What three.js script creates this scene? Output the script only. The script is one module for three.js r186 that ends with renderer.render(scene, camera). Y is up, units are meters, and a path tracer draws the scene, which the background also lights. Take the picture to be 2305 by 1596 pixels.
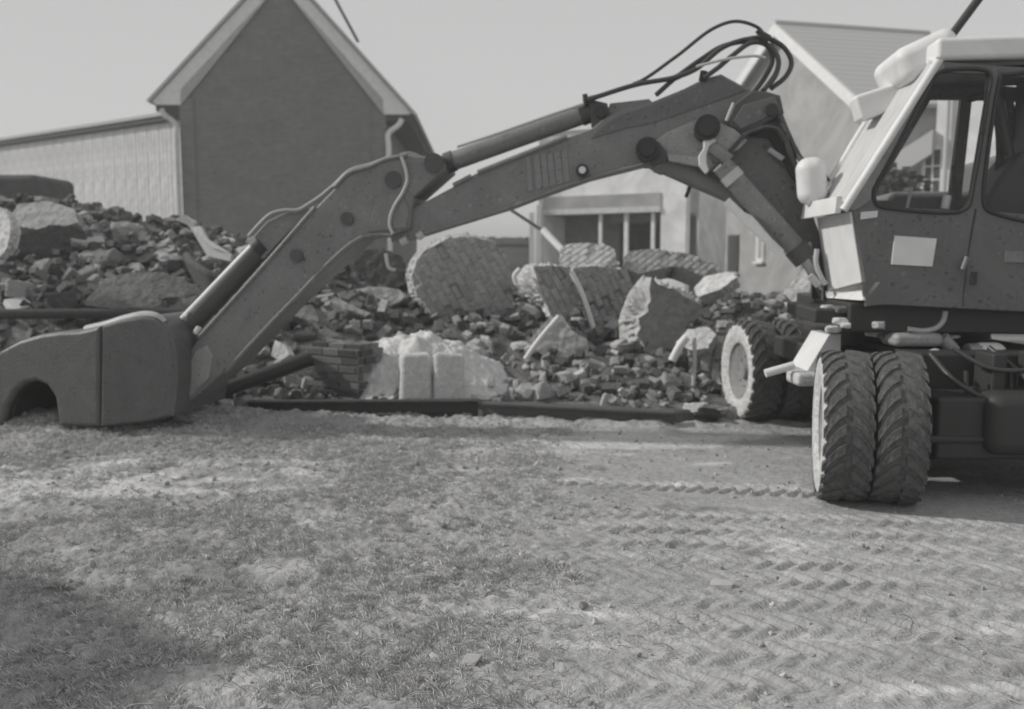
import * as THREE from 'three';
import { mergeGeometries, mergeVertices, toCreasedNormals } from 'three/addons/utils/BufferGeometryUtils.js';
import { RoundedBoxGeometry } from 'three/addons/geometries/RoundedBoxGeometry.js';
import { ImprovedNoise } from 'three/addons/math/ImprovedNoise.js';

// ---------------------------------------------------------------- camera, sky, sun, exposure
const W = 1024, H = 709, FPX = 900, EYE = 1.6, PITCH = Math.atan(94.5 / FPX);
const scene = new THREE.Scene();
const camera = new THREE.PerspectiveCamera(2 * Math.atan(H / 2 / FPX) * 180 / Math.PI, W / H, 0.1, 2000);
camera.position.set(0, EYE, 0);
camera.rotation.x = -PITCH;
camera.focus = 3.4;
camera.userData.fStop = 2.15;
const renderer = new THREE.WebGLRenderer();
renderer.toneMapping = THREE.LinearToneMapping;
renderer.toneMappingExposure = 0.98;
renderer.shadowMap.enabled = true;

const SUN = new THREE.Vector3(-0.84, 0.54, -0.09).normalize();
{ // hazy, colourless sky: a little brighter towards the horizon
  const w = 64, h = 64, d = new Float32Array(w * h * 4);
  for (let j = 0; j < h; j++) {
    const e = ((j + 0.5) / h - 0.5) * Math.PI;
    const up = Math.max(0, Math.sin(e));
    const v = e < 0 ? 0.32 : 0.52 + 0.27 * Math.exp(-up * 5.2);
    for (let i = 0; i < w; i++) d.set([v, v, v, 1], (j * w + i) * 4);
  }
  const t = new THREE.DataTexture(d, w, h, THREE.RGBAFormat, THREE.FloatType);
  t.mapping = THREE.EquirectangularReflectionMapping; t.magFilter = THREE.LinearFilter; t.needsUpdate = true;
  scene.background = t; scene.environment = t;
}
const sun = new THREE.DirectionalLight(0xfffdf8, 2.9);
sun.position.copy(SUN).multiplyScalar(60);
sun.castShadow = true; sun.shadow.radius = 5; sun.shadow.mapSize.set(2048, 2048);
Object.assign(sun.shadow.camera, { left: -45, right: 45, top: 45, bottom: -45, near: 1, far: 160 });
scene.add(sun, sun.target);
scene.fog = new THREE.FogExp2(new THREE.Color(0.5, 0.5, 0.5), 0.0038);

// ---------------------------------------------------------------- helpers
let seed = 7;
const rnd = () => { seed = (seed * 1664525 + 1013904223) >>> 0; return seed / 4294967296; };
const rr = (a, b) => a + (b - a) * rnd();
const V = (x, y, z) => new THREE.Vector3(x, y, z);
const noise = new ImprovedNoise();
const N3 = (x, y, z) => noise.noise(x, y, z);
const fbm = (x, y, z, o = 4) => { let s = 0, a = 0.5; for (let i = 0; i < o; i++) { s += a * N3(x, y, z); x *= 2.03; y *= 2.03; z *= 2.03; a *= 0.5; } return s; };
const sstep = (a, b, x) => { const t = Math.min(1, Math.max(0, (x - a) / (b - a))); return t * t * (3 - 2 * t); };
const lerp = (a, b, t) => a + (b - a) * t;
const curve = (tab, x) => { if (x <= tab[0][0]) return tab[0][1]; for (let i = 1; i < tab.length; i++) if (x <= tab[i][0]) { const t = (x - tab[i - 1][0]) / (tab[i][0] - tab[i - 1][0]); return lerp(tab[i - 1][1], tab[i][1], t * t * (3 - 2 * t)); } return tab[tab.length - 1][1]; };

// survey of the site: a sighting from the standpoint (in the 2304 x 1596 print) met with a plane of the place
const K = W / 2304;
function sight(x, y) { return V((x * K - 512) / FPX, -(y * K - 354.5) / FPX, -1).applyAxisAngle(V(1, 0, 0), -PITCH); }
function onPlane(x, y, p, n) { const d = sight(x, y), o = camera.position; return d.clone().multiplyScalar(p.clone().sub(o).dot(n) / d.dot(n)).add(o); }
const atDepth = (x, y, z) => onPlane(x, y, V(0, 0, -z), V(0, 0, 1));

const used = new Map();
function numbered(n) { const k = used.get(n) ?? 0; used.set(n, k + 1); return k ? `${n}_${String(k).padStart(3, '0')}` : n; }
function shade(o) { o.traverse((m) => { if (m.isMesh) { m.castShadow = true; m.receiveShadow = true; } }); return o; }
function tag(o, label, category, group, kind) { Object.assign(o.userData, label ? { label } : {}, category ? { category } : {}, group ? { group } : {}, kind ? { kind } : {}); return o; }
function thing(name, label, category, pos = [0, 0, 0], group) { const g = new THREE.Group(); g.name = numbered(name); g.position.set(...pos); scene.add(g); return tag(g, label, category, group); }
function fix(geos) { return geos.map((g) => { g = g.index ? g.toNonIndexed() : g; for (const k of Object.keys(g.attributes)) if (!['position', 'normal'].includes(k)) g.deleteAttribute(k); if (!g.attributes.normal) g.computeVertexNormals(); return g; }); }
function boxUV(g, s = 1) { // metres, projected along the main axis of each face
  g = g.index ? g.toNonIndexed() : g; if (!g.attributes.normal) g.computeVertexNormals();
  const p = g.attributes.position, uv = new Float32Array(p.count * 2), a = V(), b = V(), c = V(), n = V();
  for (let i = 0; i < p.count; i += 3) {
    a.fromBufferAttribute(p, i); b.fromBufferAttribute(p, i + 1); c.fromBufferAttribute(p, i + 2);
    n.copy(b).sub(a).cross(c.clone().sub(a)); const x = Math.abs(n.x), y = Math.abs(n.y), z = Math.abs(n.z);
    [a, b, c].forEach((q, j) => { const [u, v] = x > y && x > z ? [q.z, q.y] : y > z ? [q.x, q.z] : [q.x, q.y]; uv[(i + j) * 2] = u * s; uv[(i + j) * 2 + 1] = v * s; });
  }
  g.setAttribute('uv', new THREE.BufferAttribute(uv, 2)); return g;
}
function part(name, geos, mat, parent, label) {
  geos = Array.isArray(geos) ? geos : [geos];
  const g = geos.length > 1 ? mergeGeometries(fix(geos)) : geos[0];
  const m = new THREE.Mesh(boxUV(g), mat); m.name = parent === scene ? numbered(name) : name; if (label) m.userData.label = label; parent.add(m); return shade(m);
}
const box = (x0, x1, y0, y1, z0, z1, r = 0) => { const a = Math.abs(x1 - x0), b = Math.abs(y1 - y0), c = Math.abs(z1 - z0); const g = r ? new RoundedBoxGeometry(a, b, c, 2, Math.min(r, a / 2.1, b / 2.1, c / 2.1)) : new THREE.BoxGeometry(a, b, c); return g.translate((x0 + x1) / 2, (y0 + y1) / 2, (z0 + z1) / 2); };
function rod(a, b, r, r2 = r, seg = 14) { const d = b.clone().sub(a), l = d.length(); const g = new THREE.CylinderGeometry(r2, r, l, seg, 1); g.applyQuaternion(new THREE.Quaternion().setFromUnitVectors(V(0, 1, 0), d.normalize())); const m = a.clone().add(b).multiplyScalar(0.5); return g.translate(m.x, m.y, m.z); }
const tube = (pts, r, n = 40, seg = 8) => new THREE.TubeGeometry(new THREE.CatmullRomCurve3(pts, false, 'centripetal'), n, r, seg);
function quadPrism(pts, t, dir) { // a flat polygon in space given thickness t along dir
  const n = pts.length, pos = [], back = pts.map((p) => p.clone().addScaledVector(dir, t));
  const tri = (a, b, c) => pos.push(a.x, a.y, a.z, b.x, b.y, b.z, c.x, c.y, c.z);
  for (let i = 1; i < n - 1; i++) { tri(pts[0], pts[i], pts[i + 1]); tri(back[0], back[i + 1], back[i]); }
  for (let i = 0; i < n; i++) { const j = (i + 1) % n; tri(pts[i], back[i], pts[j]); tri(pts[j], back[i], back[j]); }
  const g = new THREE.BufferGeometry(); g.setAttribute('position', new THREE.Float32BufferAttribute(pos, 3)); g.computeVertexNormals(); return g;
}

// ---------------------------------------------------------------- materials
function noiseTex(n, f, lo, hi, o = 5, sx = 1, sy = 1, seedz = 0, spots = 0) { // grey map, tiling
  const d = new Uint8Array(n * n * 4);
  for (let j = 0; j < n; j++) for (let i = 0; i < n; i++) {
    const u = i / n * Math.PI * 2, v = j / n * Math.PI * 2, q = f * 0.5;
    let s = 0, a = 0.5, k = q;
    for (let m = 0; m < o; m++) { s += a * N3(Math.cos(u) * k * sx + seedz, Math.sin(u) * k * sx + Math.cos(v) * k * sy * 0.999, Math.sin(v) * k * sy + seedz * 1.7); a *= 0.55; k *= 2.07; }
    s = s * 0.9 + 0.5;
    if (spots && N3(i * 0.31, j * 0.31, seedz + 9) > spots) s += 0.35;
    const c = Math.round(255 * Math.min(1, Math.max(0, lerp(lo, hi, s)))); d.set([c, c, c, 255], (j * n + i) * 4);
  }
  const t = new THREE.DataTexture(d, n, n); t.wrapS = t.wrapT = THREE.RepeatWrapping; t.magFilter = THREE.LinearFilter; t.minFilter = THREE.LinearMipmapLinearFilter; t.generateMipmaps = true; t.needsUpdate = true; return t;
}
const soft = noiseTex(256, 3, 0.86, 1.05, 5, 1, 1, 23), wear = noiseTex(256, 3, 0.62, 1.12, 5, 1, 1, 3), fine = noiseTex(256, 9, 0.2, 0.9, 5, 1, 1, 5), crete = noiseTex(256, 5, 0.45, 1.15, 6, 1, 1, 11), streak = noiseTex(256, 4, 0.7, 1.08, 5, 3, 0.5, 17);
function scuffTex(n, sd) { // paint: mottling, scratches, chips and oil runs
  let q = sd; const r = () => { q = (q * 1664525 + 1013904223) >>> 0; return q / 4294967296; };
  const v = new Float32Array(n * n);
  for (let j = 0; j < n; j++) for (let i = 0; i < n; i++) { const u = i / n * 6.28318, w = j / n * 6.28318, a = N3(Math.cos(u) * 1.3 + sd, Math.sin(u) * 1.3 + Math.cos(w) * 1.3, Math.sin(w) * 1.3), b = N3(Math.cos(u) * 5 + 7, Math.sin(u) * 5 + Math.cos(w) * 5, Math.sin(w) * 5 + sd); v[j * n + i] = 0.88 + 0.12 * a + 0.1 * b + (b + 0.5 * N3(i * 0.13, j * 0.13, sd) > 0.52 ? -0.3 : 0); }
  for (let k = 0; k < 420; k++) { let x = r() * n, y = r() * n; const a = r() * 6.28, L = 6 + 70 * r() * r(), d = r() < 0.6 ? 0.22 * r() : -0.3 * r(), cx = Math.cos(a), cy = Math.sin(a); for (let t = 0; t < L; t++) { v[((Math.floor(y + cy * t) + n) % n) * n + (Math.floor(x + cx * t) + n) % n] += d; } }
  for (let k = 0; k < 90; k++) { const x = Math.floor(r() * n), y = Math.floor(r() * n), L = 20 + 90 * r(), wd = 1 + 2 * r(); for (let t = 0; t < L; t++) for (let c = 0; c < wd; c++) v[((y - t + n * 2 | 0) % n) * n + (x + c | 0) % n] -= 0.10; }
  for (let k = 0; k < 260; k++) { const x = r() * n, y = r() * n, R0 = 1 + 4 * r() * r(), d = r() < 0.5 ? 0.35 : -0.4; for (let b = -5; b <= 5; b++) for (let a = -5; a <= 5; a++) if (a * a + b * b < R0 * R0 * (0.6 + r())) v[((y + b + n | 0) % n) * n + (x + a + n | 0) % n] += d; }
  const d = new Uint8Array(n * n * 4); for (let i = 0; i < n * n; i++) { const c = Math.round(255 * Math.min(1, Math.max(0.15, v[i] * 0.82))); d.set([c, c, c, 255], i * 4); }
  const t = new THREE.DataTexture(d, n, n); t.wrapS = t.wrapT = THREE.RepeatWrapping; t.magFilter = THREE.LinearFilter; t.minFilter = THREE.LinearMipmapLinearFilter; t.generateMipmaps = true; t.needsUpdate = true; return t;
}
const scuff = scuffTex(512, 77), scuff2 = scuffTex(512, 913);
function rep(t, s, sy = s) { const c = t.clone(); c.repeat.set(s, sy); c.needsUpdate = true; return c; }
const mat = (g, o = {}) => new THREE.MeshStandardMaterial({ color: new THREE.Color(g, g, g), roughness: 0.75, side: THREE.DoubleSide, ...o });
const M = {
  paint: mat(0.29, { map: rep(scuff, 0.6), roughness: 0.5, bumpMap: rep(fine, 2), bumpScale: 0.002 }),
  paintPale: mat(0.44, { map: rep(scuff2, 0.9), roughness: 0.5 }),
  paintDark: mat(0.12, { map: rep(scuff, 0.8), roughness: 0.6 }),
  cab: mat(0.19, { map: rep(scuff2, 0.5), roughness: 0.45, bumpMap: rep(fine, 1.5), bumpScale: 0.0015 }),
  white: mat(0.77, { map: rep(soft, 0.6), roughness: 0.5 }),
  bucket: mat(0.19, { map: rep(scuff, 0.9), roughness: 0.55, metalness: 0.2, bumpMap: rep(fine, 2), bumpScale: 0.004 }),
  steel: mat(0.5, { roughness: 0.28, metalness: 0.85 }),
  black: mat(0.035, { roughness: 0.6 }),
  hose: mat(0.05, { roughness: 0.45 }),
  hosePale: mat(0.5, { roughness: 0.5 }),
  tread: mat(0.13, { map: rep(crete, 2), roughness: 0.95, bumpMap: rep(fine, 4), bumpScale: 0.004 }),
  clay: mat(0.66, { map: rep(crete, 2), roughness: 1, bumpMap: rep(fine, 4), bumpScale: 0.004 }),
  rim: mat(0.28, { map: rep(wear, 2), roughness: 0.7 }),
  glass: new THREE.MeshPhysicalMaterial({ color: 0xffffff, transmission: 1, thickness: 0, roughness: 0.02, ior: 1.3, side: THREE.DoubleSide }),
  dustyGlass: new THREE.MeshPhysicalMaterial({ color: new THREE.Color(0.68, 0.68, 0.68), transmission: 0.2, thickness: 0, roughness: 0.6, side: THREE.DoubleSide, map: rep(streak, 0.9) }),
  lime: mat(0.74, { map: rep(wear, 1.5), roughness: 1, bumpMap: rep(fine, 3), bumpScale: 0.008 }),
  con: [0.38, 0.44, 0.55, 0.7].map((g, i) => mat(g, { map: rep(wear, 1.8 + i * 0.3), roughness: 0.95, bumpMap: rep(fine, 5), bumpScale: 0.004 })),
  conFace: mat(0.3, { map: rep(wear, 1.6), roughness: 0.95, bumpMap: rep(fine, 4), bumpScale: 0.006 }),
  conDark: mat(0.12, { map: rep(crete, 1.3), roughness: 0.95, bumpMap: rep(fine, 2.2), bumpScale: 0.012 }),
  soil: mat(0.2, { map: rep(crete, 0.6), roughness: 1, bumpMap: rep(fine, 1.4), bumpScale: 0.03 }),
  soilDark: mat(0.075, { map: rep(crete, 0.9), roughness: 1, bumpMap: rep(fine, 2), bumpScale: 0.02 }),
  brickWall: mat(0.24, { roughness: 0.95 }),
  shed: mat(0.62, { map: rep(streak, 0.5), roughness: 0.7 }),
  whiteWall: mat(0.84, { map: rep(wear, 0.15), roughness: 0.85 }),
  greyWall: mat(0.40, { map: rep(wear, 0.12), roughness: 0.9, bumpMap: rep(fine, 0.5), bumpScale: 0.01 }),
  roof: mat(0.46, { roughness: 0.85 }),
  dark: mat(0.05, { roughness: 0.8 }),
  darkWall: mat(0.12, { map: rep(wear, 0.4), roughness: 0.9 }),
  wood: mat(0.62, { map: rep(streak, 1), roughness: 0.9 }),
  woodDark: mat(0.07, { map: rep(streak, 1), roughness: 0.9 }),
  highlightPaint: mat(0.62, { map: rep(scuff, 1.5), roughness: 0.45 }), hoseGrey: mat(0.3, { roughness: 0.5 }), strip: mat(0.34, { map: rep(scuff, 0.6), roughness: 0.6 }),  // first entry: pale tone painting a highlight on the bucket top
  door: mat(0.1, { map: rep(streak, 1), roughness: 0.6 }),
  leaf: mat(0.06, { roughness: 0.8 }),
  straw: mat(0.42, { roughness: 0.9 }),
};
{ // fine brick courses of the far gable: colour and joint relief only (2 px a course)
  const w = 1024, h = 1024, d = new Uint8Array(w * h * 4), b = new Uint8Array(w * h * 4);
  for (let j = 0; j < h; j++) for (let i = 0; i < w; i++) {
    const row = Math.floor(j / 16), off = row % 2 ? 21 : 0, x = (i + off) % 1024, col = Math.floor(x / 42.67), fx = x % 42.67, fy = j % 16;
    const joint = fy < 2.4 || fx < 2.4, t = 0.5 + 0.5 * N3(col * 3.7 + 0.3, row * 5.1 + 0.7, 2.2);
    const st = 1 + 0.22 * fbm(i * 0.006, j * 0.006, 4, 3) + 0.1 * N3(i * 0.03, j * 0.012, 8), c = Math.round(Math.min(255, st * (joint ? 225 : 135 + 95 * t))); d.set([c, c, c, 255], (j * w + i) * 4);
    const q = joint ? 60 : 200; b.set([q, q, q, 255], (j * w + i) * 4);
  }
  const mk = (a) => { const t = new THREE.DataTexture(a, w, h); t.wrapS = t.wrapT = THREE.RepeatWrapping; t.magFilter = THREE.LinearFilter; t.generateMipmaps = true; t.minFilter = THREE.LinearMipmapLinearFilter; t.repeat.set(1 / 5.4, 1 / 4.8); t.needsUpdate = true; return t; };
  M.brickWall.map = mk(d); M.brickWall.bumpMap = mk(b); M.brickWall.bumpScale = 0.006;
}

const flatUV = (p) => { const u = new Float32Array(p.length / 3 * 2); for (let i = 0; i < p.length / 3; i++) { u[i * 2] = p[i * 3] + 0.31 * p[i * 3 + 2]; u[i * 2 + 1] = -p[i * 3 + 2] + 0.27 * p[i * 3]; } return new THREE.BufferAttribute(u, 2); };
const grain = noiseTex(512, 16, 0.6, 1.2, 5, 1, 1, 31);
// ---------------------------------------------------------------- ground (one sheet to the horizon) and the mounds
// where the flat yard ends and the disturbed ground begins
const edgeZ = (x) => curve([[-7, -9.6], [-2.66, -9.15], [-0.4, -9.2], [0.4, -8.95], [1.4, -8.55], [2.2, -8.8], [6, -9.4]], x);
function lug(px, pz, path, wdt, pitch) { // herring-bone tyre print along a polyline
  let out = 0;
  for (let i = 0; i < path.length - 1; i++) {
    const [ax, az] = path[i], [bx, bz] = path[i + 1], L = Math.hypot(bx - ax, bz - az), ux = (bx - ax) / L, uz = (bz - az) / L;
    const t = (px - ax) * ux + (pz - az) * uz, s = -(px - ax) * uz + (pz - az) * ux;
    if (t < -0.02 || t > L + 0.02 || Math.abs(s) > wdt) continue;
    const ph = ((t + i * 0.37 + Math.abs(s) * 0.9) / pitch) % 1, a = 1 - sstep(wdt * 0.75, wdt, Math.abs(s));
    out += a * ((sstep(0.1, 0.3, ph) - sstep(0.55, 0.75, ph)) - 0.55) ;
  }
  return out;
}
const TRACKS = [[[[0.4, -6.36], [1.2, -6.3], [2.0, -6.15], [2.6, -6.0]], 0.17, 0.115], ...Array.from({ length: 11 }, (_, k) => [[[-0.1, -5.62 + k * 0.292], [0.9, -5.6 + k * 0.292 + 0.015 * Math.sin(k * 2.3)], [2.0, -5.46 + k * 0.292], [3.6, -5.12 + k * 0.285]], 0.143, 0.112 + 0.006 * (k % 3)])];
function yardHeight(x, z) {
  let y = 0.05 * fbm(x * 0.55, 0.3, z * 0.55, 2);
  const rough = 0.17 + 0.6 * sstep(1.0, -0.5, x) + 0.35 * sstep(-7.6, -9, z);
  y += rough * (0.036 * fbm(x * 3.1, 4.2, z * 3.1, 3) + 0.028 * Math.max(-0.2, N3(x * 9, 7.7, z * 9)) + 0.02 * N3(x * 19, 1.7, z * 19) + 0.012 * N3(x * 40, 2.7, z * 40));
  let tr = 0; for (const [p, w, q] of TRACKS) tr += lug(x, z, p, w, q);
  y += 0.019 * tr * (0.75 + 0.8 * N3(x * 1.9, 3.3, z * 1.9)) * sstep(-0.1, 0.9, x + 0.8 * N3(x * 1.3, 5, z * 1.3)) * (z < -5.8 ? 1.9 : 1);
  y += 0.16 * Math.exp(-(((x + 3.8) / 1.5) ** 2 + ((z + 8.75) / 0.55) ** 2));      // soil pushed up under the bucket
  y += 0.07 * sstep(edgeZ(x) + 0.5, edgeZ(x), z) * (0.4 + 0.8 * N3(x * 4, 9, z * 4));
  return y;
}
{
  const xs = [], zs = [];
  const x0 = -6.2, x1 = 6.4; for (let i = 0; i <= 800; i++) xs.push(lerp(x0, x1, i / 800));
  for (let j = 0; j <= 620; j++) { const t = j / 620; zs.push(-lerp(1.4, 10.6, 0.35 * t * t + 0.65 * t)); }
  const pos = [], idx = [], col = [], nx = xs.length;
  for (const z of zs) for (const x of xs) {
    const f = Math.min(sstep(x0, x0 + 0.8, x), sstep(x1, x1 - 0.8, x), sstep(-1.4, -1.9, z), sstep(-10.6, -10, z));
    pos.push(x, yardHeight(x, z) * f, z);
    // soil, dry dust, pale sand by patches with an outline of their own
    let a = 0.385 + 0.13 * fbm(x * 0.8, 11, z * 1.1, 3) + 0.11 * fbm(x * 5, 13, z * 5, 3) + 0.07 * N3(x * 19, 5, z * 19);
    a += 0.01 * sstep(-0.6, 0.8, x) - 0.04 * sstep(-1.2, -2.4, x);
    const sand = sstep(0.05, 0.4, fbm(x * 1.6 + 3, 17, z * 4.2, 4) + 0.55 * Math.exp(-(((x - 0.6) / 1.0) ** 2 + ((z + 7.9) / 0.45) ** 2)) + 0.5 * Math.exp(-(((x - 1.6) / 0.9) ** 2 + ((z + 8.0) / 0.3) ** 2)) + 0.5 * Math.exp(-(((x + 3.2) / 1.6) ** 2 + ((z + 6.4) / 0.7) ** 2)) - 0.1);
    a += 0.22 * sand;
    const weed = sstep(0.08, 0.3, fbm(x * 2.2, 23, z * 2.2, 4) - 0.12 + 0.3 * Math.exp(-(((x + 1.4) / 1.0) ** 2 + ((z + 4.3) / 0.9) ** 2)));
    a -= 0.15 * weed;
    a = Math.max(0.06, a); col.push(a, a, a);
  }
  for (let j = 0; j < zs.length - 1; j++) for (let i = 0; i < nx - 1; i++) { const a = j * nx + i; idx.push(a, a + 1, a + nx, a + 1, a + nx + 1, a + nx); }
  const rect = (xa, xb, za, zb, n, m) => { const b = pos.length / 3; for (let j = 0; j <= m; j++) for (let i = 0; i <= n; i++) { const x = lerp(xa, xb, i / n), z = lerp(za, zb, j / m), a = 0.25 + 0.06 * fbm(x * 0.3, 2, z * 0.3, 3); pos.push(x, 0, z); col.push(a, a, a); } for (let j = 0; j < m; j++) for (let i = 0; i < n; i++) { const a = b + j * (n + 1) + i; idx.push(a, a + 1, a + n + 1, a + 1, a + n + 2, a + n + 1); } };
  rect(-600, x0, -1.4, -10.6, 60, 20); rect(x1, 600, -1.4, -10.6, 60, 20); rect(-600, 600, -10.6, -900, 120, 120); rect(-600, 600, 60, -1.4, 120, 40);
  const g = new THREE.BufferGeometry(); g.setAttribute('position', new THREE.Float32BufferAttribute(pos, 3)); g.setAttribute('color', new THREE.Float32BufferAttribute(col, 3)); g.setAttribute('uv', flatUV(pos)); g.setIndex(idx); g.computeVertexNormals();
  const m = new THREE.Mesh(g, mat(1, { vertexColors: true, roughness: 1 })); m.name = 'ground'; m.material.map = rep(grain, 0.9); m.material.bumpMap = rep(fine, 2.2); m.material.bumpScale = 0.008; tag(m, null, null, null, 'structure'); scene.add(shade(m));
}
// rubble mounds behind the yard
const CREST = [[-16, 2.0], [-10, 2.3], [-7.6, 2.45], [-6.4, 2.35], [-5.2, 2.15], [-4.4, 1.95], [-3.6, 1.75], [-2.3, 1.6], [-1, 1.2], [0.5, 1.0], [2, 0.95], [3.3, 1.0], [4.4, 0.9], [6, 0.5], [9, 0.2], [14, 0.1]];
function mound(x, z) {
  const c = curve(CREST, x), e = edgeZ(x) - 0.02, f = sstep(e - 0.1, e - 4.6, z) * 0.75 + 0.25 * sstep(e - 0.4, e - 1.8, z), b = sstep(-19.5, -14.4, z);
  const step = 0.19 * sstep(e, e - 0.12, z);
  return -0.06 + (step + (c - 0.15) * f) * b + (0.22 * fbm(x * 0.9, 31, z * 0.9, 3) + 0.10 * fbm(x * 3, 33, z * 3, 3)) * sstep(e - 0.2, e - 1.6, z) * b + 0.05 * N3(x * 9, 2, z * 9) * sstep(e - 0.05, e - 0.3, z) * b;
}
{
  const nx = 460, nz = 230, pos = [], idx = [], col = [];
  for (let j = 0; j <= nz; j++) for (let i = 0; i <= nx; i++) {
    const x = lerp(-15, 12, i / nx), t = j / nz, z = edgeZ(x) + 0.06 - (20 - 9) * (0.3 * t * t + 0.7 * t);
    pos.push(x, mound(x, z), z);
    let a = 0.14 + 0.11 * fbm(x * 1.1, 41, z * 1.1, 4) + 0.09 * N3(x * 6, 43, z * 6);
    const lime = Math.exp(-(((x + 0.85) / 0.75) ** 2 + ((z + 9.9) / 0.5) ** 2)); a = lerp(a, 0.5, sstep(0.25, 0.5, lime + 0.2 * N3(x * 7, 1, z * 7)));
    const pale = sstep(0.0, 0.3, fbm(x * 1.4, 51, z * 2.2, 4)); a += 0.12 * pale;
     a = Math.max(0.05, a); col.push(a, a, a);
  }
  for (let j = 0; j < nz; j++) for (let i = 0; i < nx; i++) { const a = j * (nx + 1) + i; idx.push(a, a + 1, a + nx + 1, a + 1, a + nx + 2, a + nx + 1); }
  const g = new THREE.BufferGeometry(); g.setAttribute('position', new THREE.Float32BufferAttribute(pos, 3)); g.setAttribute('color', new THREE.Float32BufferAttribute(col, 3)); g.setAttribute('uv', flatUV(pos)); g.setIndex(idx); g.computeVertexNormals();
  const m = new THREE.Mesh(g, mat(1, { vertexColors: true, roughness: 1 })); m.name = 'terrain'; m.material.map = rep(grain, 0.7); m.material.bumpMap = rep(fine, 1.8); m.material.bumpScale = 0.02; tag(m, null, null, null, 'structure'); scene.add(shade(m));
}
function onMound(x, y) { // where a sighting meets the mounds
  const d = sight(x, y).normalize(), p = camera.position.clone(); let prev = 8;
  for (let t = 8; t < 24; t += 0.05) { p.copy(camera.position).addScaledVector(d, t); if (p.y < mound(p.x, p.z)) return p; prev = t; }
  return null;
}
{ // heap of earth beyond the left edge of the frame, whose shadow reaches the yard
  const g = new THREE.SphereGeometry(1, 60, 30, 0, Math.PI * 2, 0, Math.PI / 2), p = g.attributes.position;
  for (let i = 0; i < p.count; i++) { const q = V().fromBufferAttribute(p, i), k = 1 + 0.35 * fbm(q.x * 2 + 5, q.y * 2, q.z * 2, 4); p.setXYZ(i, q.x * 1.5 * k, Math.pow(q.y, 1.25) * 1.75 * k - 0.05, q.z * 1.5 * k); }
  g.computeVertexNormals(); const m = part('earth_heap', g, M.soil, scene); m.position.set(-4.35, 0, -3.35); tag(m, 'heap of bare earth at the near left, beside the yard', 'earth heap');
}

// ---------------------------------------------------------------- buildings
function roofTiles(a, b, c, d, rows, cols, parent, m, lift = 0.04) { // a,b lower edge, d,c upper edge; courses of tiles, each course a stepped board
  for (let j = 0; j < rows; j++) {
    const t0 = j / rows, t1 = (j + 1.12) / rows, n = b.clone().sub(a).cross(d.clone().sub(a)).normalize();
    const P = (s, t) => a.clone().lerp(b, s).lerp(d.clone().lerp(c, s), Math.min(t, 1));
    const q = [P(0, t0).addScaledVector(n, lift), P(1, t0).addScaledVector(n, lift), P(1, t1).addScaledVector(n, 0.01), P(0, t1).addScaledVector(n, 0.01)];
    part('roof_course', quadPrism(q, 0.03, n.clone().negate()), m, parent);
  }
}
{ // brick house with blank gable
  const Z = 31, x0 = atDepth(410, 240, Z).x, x1 = atDepth(864, 240, Z).x, h = (x1 - x0) / 2, len = 14, apex = 10.73;
  const t = thing('brick_house', 'dark brick house with blank gable wall and white bargeboards behind the left rubble', 'house', [(x0 + x1) / 2, 0, -Z]); t.rotation.y = 0.03;
  const ey = { [-1]: 7.26, 1: 6.98 };
  const s = new THREE.Shape([[-h, 0], [h, 0], [h, ey[1]], [0, apex], [-h, ey[-1]]].map((p) => new THREE.Vector2(...p)));
  part('wall', new THREE.ExtrudeGeometry(s, { depth: len, bevelEnabled: false }).translate(0, 0, -len), M.brickWall, t);
  for (const k of [-1, 1]) {
    const e = ey[k], sl = (apex - e) / h, ov = 0.92, q = (x, y, z) => V(k * x, y, z);
    part('corner_pier', box(k * (h - 0.42), k * (h + 0.05), 0, e - 0.3, 0.004, 0.06), M.brickWall, t);
    part('bargeboard', quadPrism([q(h - 0.02, e - 0.5, 0.1), q(h - 0.02, e, 0.1), q(0, apex, 0.1), q(0, apex + 0.56, 0.1), q(h + ov, apex + 0.56 - sl * (h + ov), 0.1), q(h + ov - 0.12, e - 0.5, 0.1)], 0.06, V(0, 0, -1)), M.white, t);
    part('boxed_eave', box(k * (h + 0.003), k * (h + ov - 0.13), e - 0.49, e - 0.1, -len, 0.035), M.white, t);
    const nrm = V(k * sl, 1, 0).normalize(), e0 = q(h + ov + 0.1, apex + 0.60 - sl * (h + ov + 0.1), 0), e1 = V(0, apex + 0.60, 0);
    part('roof', quadPrism([e0.clone().setZ(0.2), e1.clone().setZ(0.2), e1.clone().setZ(-len - 0.3), e0.clone().setZ(-len - 0.3)], 0.09, nrm), M.roof, t);
    part('gutter', box(k * (h + 0.04), k * (h + ov - 0.1), e - 0.7, e - 0.5, -len, 0.06), M.dark, t);
    const px = k * (h + 0.14);
    part('downpipe', tube([q(h + 0.6, e - 0.66, 0.18), q(h + 0.5, e - 0.85, 0.18), V(px, e - 1.15, 0.18), V(px, e - 1.6, 0.18), V(px, 3, 0.18), V(px, 0.2, 0.18)], 0.09, 60), k < 0 ? M.shed : M.white, t);
  }
  for (let i = 0; i < 3; i++) part('window', box(h - 0.04, h + 0.02, 3.9, 5.3, -3.2 - i * 4, -2 - i * 4), M.dark, t);
  part('roof_cable', tube([V(2.62, 8.75, 0.5), V(2.0, 9.9, 0.5), V(1.1, 11.6, 0.4), V(-0.4, 14.2, 0)], 0.05), M.paintDark, t);
}
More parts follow.
